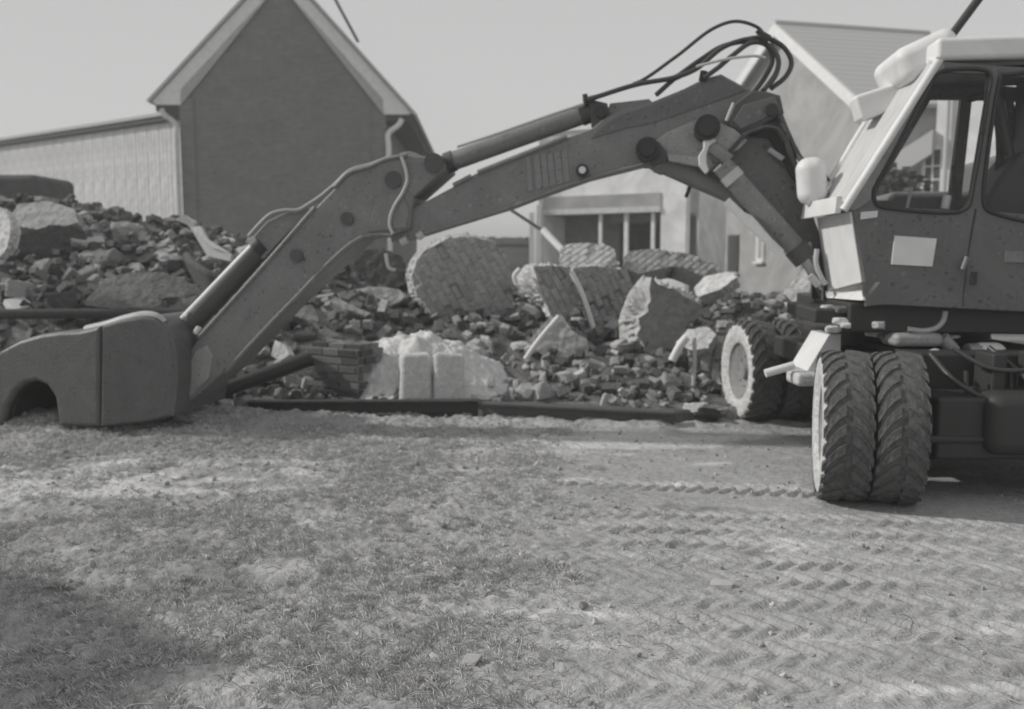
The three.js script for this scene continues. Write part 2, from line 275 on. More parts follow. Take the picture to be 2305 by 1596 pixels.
{ // pale sheet-clad shed wing running back to the left
  const a = atDepth(425, 600, 32.6), b = atDepth(-150, 600, 44.4), t = thing('sheet_clad_shed', 'long pale shed of upright cladding sheets left of the brick house', 'shed', [a.x, 0, a.z]);
  const L = Math.hypot(b.x - a.x, b.z - a.z); t.rotation.y = Math.atan2(-(a.z - b.z), a.x - b.x); // local -x runs away to the left
  const hgt = 6.72, n = 28, w = L / n;
  part('wall', box(-L, 0, 0, hgt - 0.15, -6, -0.06), M.shed, t);
  const sheets = [0, 1].map((v) => { const gs = [box(0.012, w - 0.012, 0, hgt - 0.2, -0.05, 0.0)]; for (let k = 0; k < 3; k++) gs.push(box(w * (0.2 + k * 0.3), w * (0.2 + k * 0.3) + 0.05, 0, hgt - 0.2, 0.0, 0.012)); return boxUV(mergeGeometries(fix(gs))); });
  const mats = [0.70, 0.72, 0.74, 0.71].map((g) => mat(g, { map: rep(wear, 0.3), roughness: 0.7 }));
  for (let i = 0; i < n; i++) { const m = new THREE.Mesh(sheets[i % 2], mats[(i * 7 + (i >> 1)) % 4]); m.name = i ? `panel_${String(i).padStart(3, '0')}` : 'panel'; m.position.set(-L + i * w, 0, 0); t.add(shade(m)); }
  part('gutter', [box(-L, 0.1, hgt - 0.15, hgt + 0.06, 0.04, 0.2)], M.dark, t);
  part('roof', quadPrism([V(-L, hgt + 0.02, 0.25), V(0, hgt + 0.02, 0.25), V(0, hgt + 0.35, -6.2), V(-L, hgt + 0.35, -6.2)], 0.12, V(0, 1, 0)), M.roof, t);
}
{ // white flat-topped building with dark porch
  const Z = 30, yw = -0.55, f0p = atDepth(1212, 600, Z), nn = V(Math.sin(yw), 0, Math.cos(yw)), P = (x, y) => { const p = onPlane(x, y, f0p, nn).sub(f0p); return V(p.x * Math.cos(yw) - p.z * Math.sin(yw), p.y + f0p.y, 0); }, l = P(1212, 600).x, r = P(1541, 600).x, top = 5.7, oL = P(1222, 600).x, oR = P(1485, 600).x, oT = P(1300, 482).y, fT = P(1300, 441).y;
  const t = thing('white_building', 'white flat-roofed building with a dark recessed porch under the boom', 'building', [f0p.x, 0, f0p.z]); t.rotation.y = yw;
  part('wall', [box(l, oL, 0, fT, -5, 0), box(oR, r, 0, top, -0.35, 0), box(l, oR, fT, top, -0.35, 0), box(l, oR - 0.6, 0, top - 0.1, -8, -5.0)], M.whiteWall, t);
  part('roof', box(l - 0.1, oR - 0.5, top, top + 0.15, -8.1, 0.1), M.whiteWall, t);
  part('fascia', [box(oL + 0.005, oR - 0.005, oT + 0.18, fT - 0.01, -0.3, 0.04)], M.greyWall, t);
  part('trim_board', box(oL + 0.005, oR - 0.005, oT, oT + 0.175, -0.3, 0.07), M.shed, t);
  part('back_wall', [box(oL, oR, 0, oT, -3.2, -3)], M.brickWall, t); part('side_wall', box(oL + 0.004, P(1345, 600).x, 0, oT - 0.004, -1.7, -1.5), M.brickWall, t); part('ceiling', box(oL + 0.002, oR - 0.002, oT + 0.004, oT + 0.1, -3, -0.31), M.brickWall, t);
  for (const [x, w] of [[1346, 0.10], [1404, 0.13], [1464, 0.10]]) { const c = P(x, 550).x; part('post', box(c - w / 2, c + w / 2, 0, oT - 0.003, -0.22, -0.12), M.white, t); }
  part('door', box(P(1352, 600).x, P(1398, 600).x, 0, oT - 0.5, -2.98, -2.93), M.door, t); part('lintel', box(P(1350, 500).x, oR - 0.004, oT - 0.28, oT - 0.004, -0.9, -0.8), M.brickWall, t);
  const f = thing('dark_fence', 'dark close-boarded fence left of the white building, above the ribbed slab', 'fence', [0, 0, -Z]);
  const Q = (x, y) => atDepth(x, y, Z), f0 = Q(1060, 600).x, f1 = Q(1195, 600).x, fh = Q(1100, 532).y, n = 22;
  const bd = box(0, (f1 - f0) / n - 0.012, 0, 1, -0.03, 0); for (let i = 0; i < n; i++) { const m = new THREE.Mesh(boxUV(bd), M.darkWall); m.name = i ? `board_${String(i).padStart(3, '0')}` : 'board'; m.position.set(lerp(f0, f1, i / n), 0, 0.01 * (i % 3)); m.scale.y = fh - 0.05 * rnd(); f.add(shade(m)); }
  part('rail', box(f0, f1, fh - 0.35, fh - 0.25, -0.1, -0.04), M.darkWall, f);
  const g = thing('gate_post', 'white twin gate post between the dark fence and the porch', 'post', [Q(1204, 600).x, 0, -Z + 0.3]);
  part('post', box(-0.2, -0.04, 0, 3.15, -0.1, 0.06, 0.02), M.white, g); part('post', box(0.03, 0.19, 0, 3.4, -0.1, 0.06, 0.02), M.white, g); part('cross_rail', box(-0.04, 0.03, 2.6, 2.7, -0.05, 0.02), M.white, g);
}
{ // large grey gabled house at the right
  const A = V(11.1, 0, -38), d = V(0.97, 0, -0.24).normalize(), e = V(0.24, 0, 0.97).normalize();
  const t = thing('grey_house', 'large pale grey gabled house behind the boom and cab', 'house', [A.x, 0, A.z]);
  t.rotation.y = Math.atan2(-d.z, d.x); // local +x along the ridge (away right), local +z towards the camera
  const apex = 10.95, eave = 7.25, f = 5.4, b = 9.6, L = 6.9;
  const s = new THREE.Shape([[-b, 0], [f, 0], [f, eave], [0, apex], [-b, 5.6]].map((p) => new THREE.Vector2(-p[0], p[1])));
  part('wall', new THREE.ExtrudeGeometry(s, { depth: L, bevelEnabled: false }).rotateY(Math.PI / 2).translate(0, 0, 0), M.greyWall, t);
  const sl = (apex - eave) / f, n = V(0, f, apex - eave).normalize();
  const q = [V(-0.35, eave - sl * 0.5 + 0.1, f + 0.5), V(L, eave - sl * 0.5 + 0.1, f + 0.5), V(L, apex + 0.1, 0), V(-0.35, apex + 0.1, 0)];
  part('roof', quadPrism(q, 0.12, n), M.roof, t); roofTiles(q[0].clone().addScaledVector(n, 0.13), q[1].clone().addScaledVector(n, 0.13), q[2].clone().addScaledVector(n, 0.13), q[3].clone().addScaledVector(n, 0.13), 16, 1, t, M.roof, 0.018);
  part('roof', quadPrism([V(-0.35, 5.5, -b - 0.4), V(L, 5.5, -b - 0.4), V(L, apex + 0.1, 0), V(-0.35, apex + 0.1, 0)], 0.15, V(0, 1, 0)), M.roof, t);
  part('ridge_tile', rod(V(-0.4, apex + 0.28, 0), V(L, apex + 0.28, 0), 0.11), M.roof, t);
  part('bargeboard', quadPrism([V(-0.36, eave - sl * 0.5 - 0.25, f + 0.5), V(-0.36, eave - sl * 0.5 + 0.25, f + 0.5), V(-0.36, apex + 0.25, 0), V(-0.36, apex - 0.25, 0)], 0.08, V(-1, 0, 0)), M.white, t);
  part('bargeboard', quadPrism([V(-0.36, 5.3, -b - 0.4), V(-0.36, 5.7, -b - 0.4), V(-0.36, apex + 0.25, 0), V(-0.36, apex - 0.25, 0)], 0.08, V(-1, 0, 0)), M.white, t);
  const inv = t.matrixWorld; t.updateMatrixWorld(true); const gp = A.clone(), gn = d.clone().negate();
  const loc = (x, y) => t.worldToLocal(onPlane(x, y, gp, gn));
  for (const [x0, x1, y0, y1, m] of [[1590, 1606, 495, 590, M.white], [1640, 1664, 528, 612, M.dark], [1704, 1722, 528, 588, M.white]]) {
    const a = loc(x0, y1), c = loc(x1, y0), z0 = Math.min(a.z, c.z), z1 = Math.max(a.z, c.z);
    const w = part('window', box(-0.09, -0.01, a.y, c.y, z0, z1), m === M.dark ? M.dark : M.white, t); part('pane', box(-0.11, -0.092, a.y + 0.14, c.y - 0.14, z0 + (z1 - z0) * 0.35, z1 - (z1 - z0) * 0.2), m === M.dark ? M.black : M.greyWall, w); part('sill', box(-0.2, -0.0, a.y - 0.1, a.y - 0.005, z0 - 0.1, z1 + 0.1), M.white, w);
  }
}
{ // white rendered cottage whose wall and casement show through the cab windows
  const yw = -0.7, c0 = atDepth(2072, 600, 24), nn = V(Math.sin(yw), 0, Math.cos(yw)), P = (x, y) => { const p = onPlane(x, y, c0, nn).sub(c0); return V(p.x * Math.cos(yw) - p.z * Math.sin(yw), p.y + c0.y, 0); }, t = thing('white_cottage', 'white rendered cottage with casement window seen through the cab windows', 'house', [c0.x, 0, c0.z]); t.rotation.y = yw;
  const l = P(2072, 400).x, r = P(2420, 400).x, top = P(2100, 150).y;
  part('wall', [box(l, r, 0, P(2100, 322).y, -6, 0), box(P(2106, 300).x, r, P(2100, 322).y, top, -6, 0)], M.whiteWall, t);
  part('lean_to_roof', quadPrism([V(P(1985, 380).x, P(1985, 372).y, 0.3), V(P(2106, 300).x - 0.003, P(2106, 295).y, 0.3), V(P(2106, 300).x - 0.003, P(2106, 295).y, -5), V(P(1985, 380).x, P(1985, 372).y, -5)], 0.6, V(0, -1, 0)), M.roof, t);
  part('roof', box(l - 0.3, r + 0.3, top, top + 0.3, -6.3, 0.3), M.roof, t);
  const fr = part('window', [box(P(2078, 400).x, P(2122, 400).x, P(2100, 442).y, P(2100, 330).y, 0.004, 0.06)], M.white, t);
  for (const [x0, x1] of [[2083, 2096], [2101, 2115]]) for (const [y0, y1] of [[338, 372], [376, 402], [406, 436]]) part('pane', box(P(x0, 400).x, P(x1, 400).x, P(2100, y1).y, P(2100, y0).y, 0.062, 0.075), M.dark, fr);
  part('downpipe', rod(V(P(2128, 400).x, 0, 0.12), V(P(2128, 400).x, top, 0.12), 0.06), M.hosePale, t);
}
{ // shrub before the cottage
  const c = atDepth(2008, 500, 20), t = thing('shrub', 'dark leafy shrub before the white cottage, seen through the cab', 'shrub', [c.x, 0, c.z]);
  const leaf = new THREE.PlaneGeometry(0.16, 0.10).translate(0.08, 0, 0), gs = [];
  for (let i = 0; i < 2600; i++) { const u = rr(-1, 1), a = rr(0, 6.283), q = Math.sqrt(1 - u * u), k = Math.cbrt(rnd()) * (1 + 0.3 * N3(u * 2, a, 1)); const g = leaf.clone(); g.rotateX(rr(-2, 2)); g.rotateY(rr(0, 6.28)); g.translate(Math.cos(a) * q * 0.85 * k, 2.3 + u * 1.4 * k, Math.sin(a) * q * 0.8 * k); gs.push(g); }
  part('crown', gs, M.leaf, t); part('trunk', [rod(V(0, 0, 0), V(0.1, 2.2, 0), 0.08, 0.04), rod(V(0, 0, 0.1), V(-0.3, 2.6, 0.2), 0.05, 0.02)], M.woodDark, t);
}

// ---------------------------------------------------------------- excavator
const XC = 3.38, ZC = -7.7, YAW = 8 * Math.PI / 180;
const ex = thing('wheeled_excavator', 'dark wheeled excavator with cab, bent boom reaching left and bucket on the ground', 'excavator', [XC, 0, ZC]);
const AX = V(Math.cos(YAW), 0, Math.sin(YAW)), AL = V(-Math.sin(YAW), 0, Math.cos(YAW)), O = V(XC, 0, ZC); // backwards, and to the machine's left (camera)
function U(x, y, zl) { // sighting -> upper-body coordinates on the plane zl left of the centre line
  const p = onPlane(x, y, O.clone().addScaledVector(AL, zl), AL).sub(O); return V(p.dot(AX), p.y, zl);
}
const turn = (g) => g.rotateY(-YAW);
const up = (name, geos, m, parent = ex, label) => part(name, (Array.isArray(geos) ? geos : [geos]).map(turn), m, parent, label);
function plate(pts, zl, t, bev = 0.012, holes = [], segs = 2) { // outline on the near face (zl), thickness t away from the camera
  const f = (p) => { const q = U(p[0], p[1], zl); return new THREE.Vector2(q.x, q.y); };
  const s = new THREE.Shape(pts.map(f)); for (const h of holes) s.holes.push(new THREE.Path(h.map(f)));
  const g = new THREE.ExtrudeGeometry(s, { depth: t - 2 * bev, bevelEnabled: bev > 0, bevelThickness: bev, bevelSize: bev * 0.7, bevelOffset: -bev * 0.7, bevelSegments: segs, curveSegments: 6 });
  return g.translate(0, 0, zl - t + bev);
}
const sheet = (pts, zl) => new THREE.ShapeGeometry(new THREE.Shape(pts.map((p) => { const q = U(p[0], p[1], zl); return new THREE.Vector2(q.x, q.y); }))).translate(0, 0, zl);
const line = (pts, zl, r, n = 60) => tube(pts.map((p) => U(p[0], p[1], p[2] ?? zl)), r, n);
const pin = (x, y, z0, z1, r) => { const p = U(x, y, z1); return rod(V(p.x, p.y, z0), V(p.x, p.y, z1), r, r, 24); };
const cyl = (a, b, zl, r, r2 = r) => rod(U(a[0], a[1], zl), U(b[0], b[1], zl), r, r2, 24);
const pipeRun = (pts, zl, w, h2) => line(pts, zl, w);
{
  // --- upper boom
  const UB = [[1622, 166], [1583, 177], [1540, 199], [1467, 229], [1403, 246], [1362, 264], [1330, 290], [1276, 309], [1200, 340], [1068, 391], [1020, 420], [960, 452], [905, 480], [872, 500], [880, 545], [905, 540], [982, 516], [1145, 466], [1218, 438], [1326, 400], [1452, 368], [1530, 352], [1600, 330], [1660, 300], [1705, 240], [1692, 204]];
  const boom = up('boom', plate(UB, 0.19, 0.38, 0.015), M.paint);
  up('stiffener_plate', plate([[1617, 172], [1540, 207], [1467, 237], [1403, 256], [1345, 290], [1330, 312], [1400, 290], [1470, 276], [1560, 246], [1650, 214], [1680, 202]], 0.202, 0.02, 0.004), M.cab, boom);
  up('side_plate', plate([[1452, 336], [1500, 298], [1585, 262], [1608, 300], [1585, 345], [1570, 364], [1508, 348]], 0.215, 0.024, 0.004), M.paintPale, boom);
  for (const [a, b] of [[1182, 1192], [1200, 1213], [1216, 1228], [1231, 1243], [1246, 1260], [1263, 1275]]) up('wear_strip', plate([[a, 352 - (a - 1182) * 0.16], [b, 350 - (a - 1182) * 0.16], [b + 8, 428 - (a - 1182) * 0.25], [a + 6, 432 - (a - 1182) * 0.25]], 0.199, 0.014, 0.004), M.strip, boom);
  up('lip', [line([[1276, 307], [1200, 338], [1075, 388]], 0.2, 0.022), line([[1060, 396], [1020, 417]], 0.2, 0.02)], M.paint, boom);
  up('edge_weld', [line([[905, 541], [982, 517], [1145, 467], [1218, 439], [1326, 401], [1450, 370]], 0.19, 0.016)], M.paint, boom);
  up('boom_eye', pin(1310, 383, -0.24, 0.24, 0.055), M.black, boom); up('pin', pin(1310, 382, -0.26, 0.262, 0.03), M.white, boom);  // white pin: its sunlit end is painted into the colour
  up('pin', [pin(1457, 335, -0.32, 0.33, 0.10), pin(1457, 335, 0.33, 0.36, 0.06)], M.black, boom); up('collar', plate([[1435, 325], [1460, 312], [1482, 318], [1500, 340], [1508, 358], [1470, 372], [1442, 352]], 0.27, 0.5, 0.02), M.paintDark, boom);
  // --- head block of the lower boom and the pale bracket
  up('boom_head', [plate([[1692, 203], [1722, 204], [1756, 214], [1765, 254], [1712, 284], [1668, 299], [1648, 284], [1636, 268], [1652, 234]], 0.30, 0.6, 0.02)], M.paintDark);
  up('head_plate', plate([[1672, 236], [1742, 216], [1756, 246], [1706, 274], [1668, 290], [1650, 272]], 0.312, 0.03, 0.006), M.cab); up('pin', pin(1737, 246, -0.34, 0.345, 0.05), M.black);
  const br = up('bracket', plate([[1600, 268], [1653, 290], [1682, 315], [1662, 336], [1638, 346], [1590, 394], [1574, 376], [1572, 356], [1583, 335], [1582, 310], [1590, 285]], 0.34, 0.10, 0.015), M.paintPale);
  up('bracket', plate([[1600, 268], [1653, 290], [1682, 315], [1638, 346], [1590, 394], [1572, 356], [1582, 310]], -0.24, 0.10, 0.015), M.paintPale);
  up('painted_lit_rim', plate([[1604, 305], [1612, 318], [1596, 330], [1590, 348], [1590, 366], [1596, 384], [1590, 394], [1573, 372], [1571, 352], [1583, 333], [1584, 306]], 0.372, 0.04, 0.012), M.white, br);  // white piece paints the sunlit left rim of the bracket
  up('pin', [pin(1592, 286, -0.36, 0.40, 0.105), pin(1592, 286, 0.40, 0.43, 0.07)], M.black, br); up('pin', pin(1612, 356, 0.3, 0.375, 0.04), M.paintDark, br);
  up('link_plate', plate([[1500, 345], [1580, 356], [1586, 378], [1505, 362]], 0.31, 0.06, 0.01), M.paintPale, br);
  up('hose', [line([[1588, 394], [1622, 360], [1650, 332], [1682, 300], [1716, 288]], 0.36, 0.016)], M.hose, br);
  // --- lower boom
  up('lower_boom', [plate([[1660, 292], [1700, 280], [1752, 266], [1790, 345], [1806, 420], [1825, 470], [1842, 520], [1930, 640], [1985, 700], [1890, 740], [1850, 650], [1800, 560], [1720, 450], [1640, 362], [1626, 330]], 0.17, 0.34, 0.015)], M.cab);
  up('head_rib', [plate([[1686, 306], [1738, 280], [1770, 330], [1790, 380], [1800, 420], [1782, 400], [1756, 350], [1730, 310]], 0.2, 0.05, 0.01)], M.black);
  up('step_bar', [cyl([1730, 336], [1762, 358], 0.22, 0.022), cyl([1790, 330], [1806, 366], 0.22, 0.018)], M.hosePale);
  // --- cylinders
  const bc = up('boom_cylinder', [cyl([1624, 372], [1796, 566], 0.34, 0.088), cyl([1640, 362], [1600, 330], 0.34, 0.06)], M.paint); up('end_cap', [cyl([1788, 556], [1812, 584], 0.34, 0.1)], M.paintDark, bc); up('piston_rod', cyl([1806, 578], [1850, 640], 0.34, 0.045), M.steel, bc); up('band', cyl([1640, 390], [1654, 406], 0.34, 0.094), M.hosePale, bc);
  up('boom_cylinder', [cyl([1624, 372], [1796, 566], -0.34, 0.088)], M.paint);
  const lc = up('link_cylinder', [cyl([1462, 352], [1692, 452], 0.1, 0.098), cyl([1480, 360], [1500, 368], 0.1, 0.11)], M.paint); up('end_cap', cyl([1684, 448], [1704, 458], 0.1, 0.11), M.paintDark, lc); up('piston_rod', cyl([1704, 458], [1800, 500], 0.1, 0.05), M.steel, lc);
  up('guard_pipe', cyl([1634, 452], [1757, 570], 0.42, 0.036), M.white);
  up('hook', line([[1552, 420], [1548, 432], [1543, 444]], 0.15, 0.016, 10), M.black);
  const ac = up('arm_cylinder', cyl([1010, 366], [1322, 254], 0.06, 0.084), M.paint); up('end_cap', [cyl([1306, 260], [1330, 250], 0.06, 0.096), cyl([1004, 368], [1022, 361], 0.06, 0.094)], M.paintDark, ac); up('guide_pipe', line([[1029, 330], [1120, 300], [1240, 258], [1318, 232]], 0.16, 0.014), M.hosePale, ac);
  up('clevis', plate([[1318, 214], [1326, 222], [1366, 232], [1374, 262], [1340, 292], [1330, 285], [1328, 250]], 0.16, 0.06, 0.01), M.paintDark, boom); up('clevis', plate([[1318, 214], [1326, 222], [1366, 232], [1374, 262], [1340, 292], [1330, 285], [1328, 250]], -0.08, 0.06, 0.01), M.paintDark, boom); up('pin', pin(1352, 250, -0.2, 0.22, 0.05), M.black, boom);
  up('gusset', plate([[1372, 232], [1460, 222], [1470, 232], [1400, 252], [1362, 268]], 0.12, 0.2, 0.01), M.paint, boom);
  // --- arm (dipper)
  const AR = [[916, 350], [975, 352], [998, 366], [1000, 382], [984, 396], [930, 444], [925, 480], [922, 515], [885, 528], [812, 534], [645, 689], [507, 835], [425, 905], [392, 922], [388, 870], [420, 800], [447, 762], [580, 615], [709, 468], [752, 424], [786, 390], [829, 377], [868, 360]];
  const arm = up('arm', plate(AR, 0.25, 0.5, 0.018), M.paint);
  up('flange', [line([[709, 466], [580, 613], [447, 760]], 0.255, 0.02), line([[752, 422], [786, 389], [829, 376], [868, 359], [916, 349]], 0.255, 0.02)], M.paint, arm); up('lower_weld', line([[885, 529], [812, 535], [645, 690], [507, 836]], 0.25, 0.02), M.paint, arm);
  for (const [x, y, r] of [[884, 404, 0.075], [780, 492, 0.06], [666, 575, 0.06], [975, 366, 0.085]]) up('pin', [pin(x, y, -0.28, 0.275, r)], M.paintDark, arm);
  up('reinforcement', plate([[845, 440], [868, 436], [905, 440], [920, 470], [915, 512], [830, 522]], 0.264, 0.02, 0.004), M.paint, arm); up('bracket', plate([[900, 344], [920, 340], [940, 346], [940, 362], [900, 362]], 0.12, 0.2, 0.01), M.paintPale, arm);
  up('arm_foot', plate([[440, 790], [466, 776], [478, 800], [470, 850], [440, 880], [405, 912], [398, 880]], 0.266, 0.02, 0.004), M.paintPale, arm);
  const cb = up('cylinder_bracket', plate([[566, 536], [600, 498], [640, 479], [690, 466], [704, 470], [640, 532], [590, 585]], 0.14, 0.28, 0.012), M.paint);
  up('hose', line([[560, 532], [585, 504], [610, 482], [640, 474], [672, 473], [695, 460], [722, 442], [752, 417], [788, 384], [832, 371], [880, 353]], 0.2, 0.02), M.hoseGrey, arm);
  up('hose', line([[903, 352], [912, 378], [916, 405], [905, 435], [888, 462], [878, 488], [877, 508], [884, 526]], 0.285, 0.014), M.hosePale, arm);
  up('fitting', [cyl([902, 546], [916, 538], 0.2, 0.035), cyl([940, 534], [952, 525], 0.2, 0.035)], M.hosePale, arm);
  // --- bucket cylinder
  const kc = up('bucket_cylinder', [cyl([592, 552], [416, 742], 0.06, 0.105)], M.paintDark); up('painted_lit_edge', [cyl([578, 545], [397, 733], 0.12, 0.034)], M.white, kc); up('end_cap', [cyl([596, 548], [582, 563], 0.06, 0.115), cyl([424, 733], [404, 754], 0.06, 0.118)], M.black, kc); up('grease_fitting', [cyl([440, 750], [448, 736], 0.24, 0.025), cyl([418, 712], [424, 700], 0.15, 0.014)], M.white, kc);  // white tube along the barrel paints its sunlit top edge
  up('tipping_link', [plate([[395, 738], [440, 742], [452, 770], [440, 860], [400, 905], [385, 820]], 0.16, 0.07, 0.01), plate([[395, 738], [440, 742], [452, 770], [440, 860], [400, 905], [385, 820]], -0.06, 0.07, 0.01)], M.paintDark);
}
{ // --- bucket: curved shell, two side plates, opening downwards
  const outer = [[-95, 950], [-90, 870], [-60, 820], [0, 789], [50, 765], [105, 750], [150, 744], [195, 742]], top = [[235, 733], [280, 720], [325, 711], [352, 714], [372, 730], [392, 760], [402, 820], [400, 880], [392, 935], [330, 952], [240, 956], [146, 956]];
  const arch = [[142, 930], [136, 892], [118, 866], [90, 855], [60, 862], [36, 885], [18, 915], [8, 956]];
  
  // shell strip between the side plates
  const rim = [...outer, ...top.slice(0, 9)].map((p) => U(p[0], p[1], 0.5)), gs = [];
  const c = rim.reduce((s, p) => s.add(p), V()).multiplyScalar(1 / rim.length); c.y -= 0.2;
  const cv = new THREE.CatmullRomCurve3(rim, false, 'centripetal'), pts = cv.getPoints(70), inn = pts.map((p) => p.clone().add(c.clone().sub(p).setZ(0).normalize().multiplyScalar(0.035)));
  for (let i = 0; i < pts.length - 1; i++) gs.push(quadPrism([pts[i], pts[i + 1], inn[i + 1], inn[i]].map((p) => V(p.x, p.y, 0.515)), 1.03, V(0, 0, -1)));
  const shell = up('bucket', gs, M.bucket); { // near cheek: two plates meeting in a ridge, each falling back from it
    const xr = U(245, 850, 0.53).x, xl = U(-40, 850, 0.53).x, x2 = U(395, 850, 0.53).x;
    const tilt = (g, f) => { const p = g.attributes.position; for (let i = 0; i < p.count; i++) if (p.getZ(i) > 0.36) p.setZ(i, p.getZ(i) + f(p.getX(i))); g.computeVertexNormals(); return g; };
    up('side_plate', tilt(plate([...outer, top[0], [245, 731], [245, 956], [146, 956], ...arch], 0.50, 0.2, 0.06, [], 8), (x) => 0.15 * Math.max(0, (x - xl) / (xr - xl))), M.bucket, shell);
    up('cheek_plate', tilt(plate([[247, 730], ...top.slice(1, 9), [388, 938], [330, 950], [247, 955]], 0.50, 0.2, 0.05, [], 6), (x) => 0.15 * Math.max(0, (x2 - x) / (x2 - xr))), M.bucket, shell);
  } up('side_plate', plate([...outer, ...top, ...arch], -0.47, 0.03, 0.01), M.bucket, shell);
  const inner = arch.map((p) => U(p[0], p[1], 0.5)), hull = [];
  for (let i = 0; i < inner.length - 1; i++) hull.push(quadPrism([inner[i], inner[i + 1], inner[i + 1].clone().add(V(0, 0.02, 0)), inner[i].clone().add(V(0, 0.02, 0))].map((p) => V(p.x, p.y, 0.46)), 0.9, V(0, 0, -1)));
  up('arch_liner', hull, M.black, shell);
  up('painted_highlight', [line([[196, 745], [240, 735], [282, 722], [326, 713], [352, 717], [368, 731]], 0.46, 0.055)], M.highlightPaint, shell);  // pale strip painting a sunlit highlight along the bucket top
  for (let k = 0; k < 5; k++) { const p = U(396, 938, 0.4 - k * 0.2); up('tooth', rod(p.clone().setZ(0.4 - k * 0.2), V(p.x + 0.16, p.y - 0.05, 0.4 - k * 0.2), 0.05, 0.02, 6), M.paintDark, shell); }
}
{ // --- cab and engine housing
  const ZN = 1.2, ZF = 0.32;
  const A = [[2112, 137], [2420, 160], [2420, 712], [2304, 702], [1989, 686], [1948, 690], [1938, 635], [1913, 477], [1900, 472]];
  const w1 = [[1968, 425], [2106, 168], [2120, 160], [2226, 164], [2222, 222], [2186, 440], [2180, 462], [2162, 476], [1990, 467], [1974, 462], [1967, 445]];
  const w2 = [[2252, 168], [2400, 172], [2400, 492], [2232, 478], [2218, 468], [2213, 445], [2240, 230]];
  const cab = up('cab', plate(A, ZN, 0.05, 0.01, [w1, w2]), M.cab);
  // far side, seen through the windows
  const F = [[2085, 182], [2440, 205], [2440, 640], [1880, 620], [1858, 470], [1900, 462]];
  up('far_side', plate(F, ZF, 0.05, 0.006, [[[1960, 452], [2094, 222], [2164, 222], [2136, 452]], [[2186, 222], [2262, 226], [2300, 470], [2160, 462]], [[2280, 226], [2420, 230], [2420, 480], [2320, 472]]]), M.cab, cab);
  const g1 = w1.map((p) => p), sealPts = [...w1, w1[0]];
  up('window_seal', [line(sealPts, ZN + 0.005, 0.014, 90), line([...w2, w2[0]], ZN + 0.005, 0.014, 90)], M.black, cab);
  up('window_pane', sheet(w1, ZN - 0.02), M.glass, cab); up('window_pane', sheet(w2, ZN - 0.02), M.glass, cab);
  // pillar face
  up('pillar', plate([[2110, 142], [2128, 144], [2120, 162], [2102, 168], [1962, 426], [1960, 450], [1925, 474], [1908, 470]], ZN + 0.012, 0.03, 0.006), M.paint, cab);
  // windscreen and lower front: from the near edge to the far edge
  const wn = [U(2112, 137, ZN), U(1898, 473, ZN)], wf = [U(2046, 118, ZF), U(1822, 484, ZF)], nx = V(1, 0, 0);
  up('windscreen', quadPrism([wn[0], wf[0], wf[1], wn[1]], 0.03, V(0.9, 0.3, 0)), M.dustyGlass, cab);
  up('windscreen_frame', [rod(wn[0], wn[1], 0.03), rod(wf[0], wf[1], 0.03), rod(wn[0], wf[0], 0.03), quadPrism([wn[1].clone().add(V(-0.01, 0.10, 0)), wf[1].clone().add(V(-0.01, 0.10, 0)), wf[1].clone().add(V(-0.03, -0.03, 0)), wn[1].clone().add(V(-0.02, -0.02, 0))], 0.04, V(-1, 0, 0))], M.white, cab);
  for (const [x, y] of [[1945, 466], [1975, 410]]) up('bolt', new THREE.SphereGeometry(0.014, 8, 6).translate(...U(x - 8, y, ZN - 0.12).toArray()), M.dark, cab);
  const ln = [U(1913, 477, ZN), U(1938, 635, ZN), U(1946, 676, ZN)], lf = [U(1838, 490, ZF), U(1862, 655, ZF), U(1866, 670, ZF)];
  up('front_panel', [quadPrism([ln[0], lf[0], lf[1], ln[1]], 0.03, nx), quadPrism([ln[1].clone().add(V(0.1, 0, 0)), ln[1].clone().add(V(-0.02, 0, 0)), lf[1].clone().add(V(-0.02, 0, 0)), lf[2].clone().add(V(-0.02, 0, 0)), ln[2].clone().add(V(-0.02, 0, 0))], 0.03, nx)], M.white, cab);
  // roof
  const r0 = U(2112, 137, ZN), r1 = U(2420, 160, ZN);
  up('roof', [box(r0.x - 0.02, r1.x, r0.y + 0.002, r0.y + 0.16, ZF - 0.05, ZN + 0.02, 0.035)], M.white, cab);
  { const p = U(2055, 135, 0.62); up('roof_visor', new RoundedBoxGeometry(0.46, 0.27, 0.72, 5, 0.09).rotateZ(0.42).translate(p.x + 0.02, p.y - 0.03, p.z), M.white, cab); }
  up('roof_lining', box(r0.x + 0.03, r1.x, r0.y - 0.03, r0.y - 0.002, ZF, ZN - 0.06), M.cab, cab);
  { const a = U(1922, 222, 0.55), b = U(1992, 196, 0.55); up('work_lamp', [new RoundedBoxGeometry(0.36, 0.2, 0.22, 3, 0.03).rotateZ(0.3).translate((a.x + b.x) / 2 + 0.06, (a.y + b.y) / 2 - 0.08, 0.55)], M.white, cab); up('lamp_bracket', [cyl([1940, 252], [1992, 240], 0.5, 0.03)], M.black, cab); }
  { const p = U(1826, 408, 0.5); up('mirror', new RoundedBoxGeometry(0.235, 0.38, 0.2, 6, 0.099).rotateZ(0.1).translate(p.x, p.y, p.z), M.white, cab); up('mirror_arm', [line([[1840, 448], [1858, 440], [1872, 436]], 0.5, 0.014, 12), line([[1848, 380], [1866, 408]], 0.5, 0.012, 12)], M.dark, cab); }
  up('floor', box(U(1960, 690, ZN).x, r1.x, U(1989, 686, ZN).y - 0.02, U(1989, 660, ZN).y, ZF, ZN - 0.06), M.black, cab);
  up('rear_wall', box(r1.x - 0.05, r1.x, 1.3, r0.y, ZF, ZN - 0.06), M.black, cab);
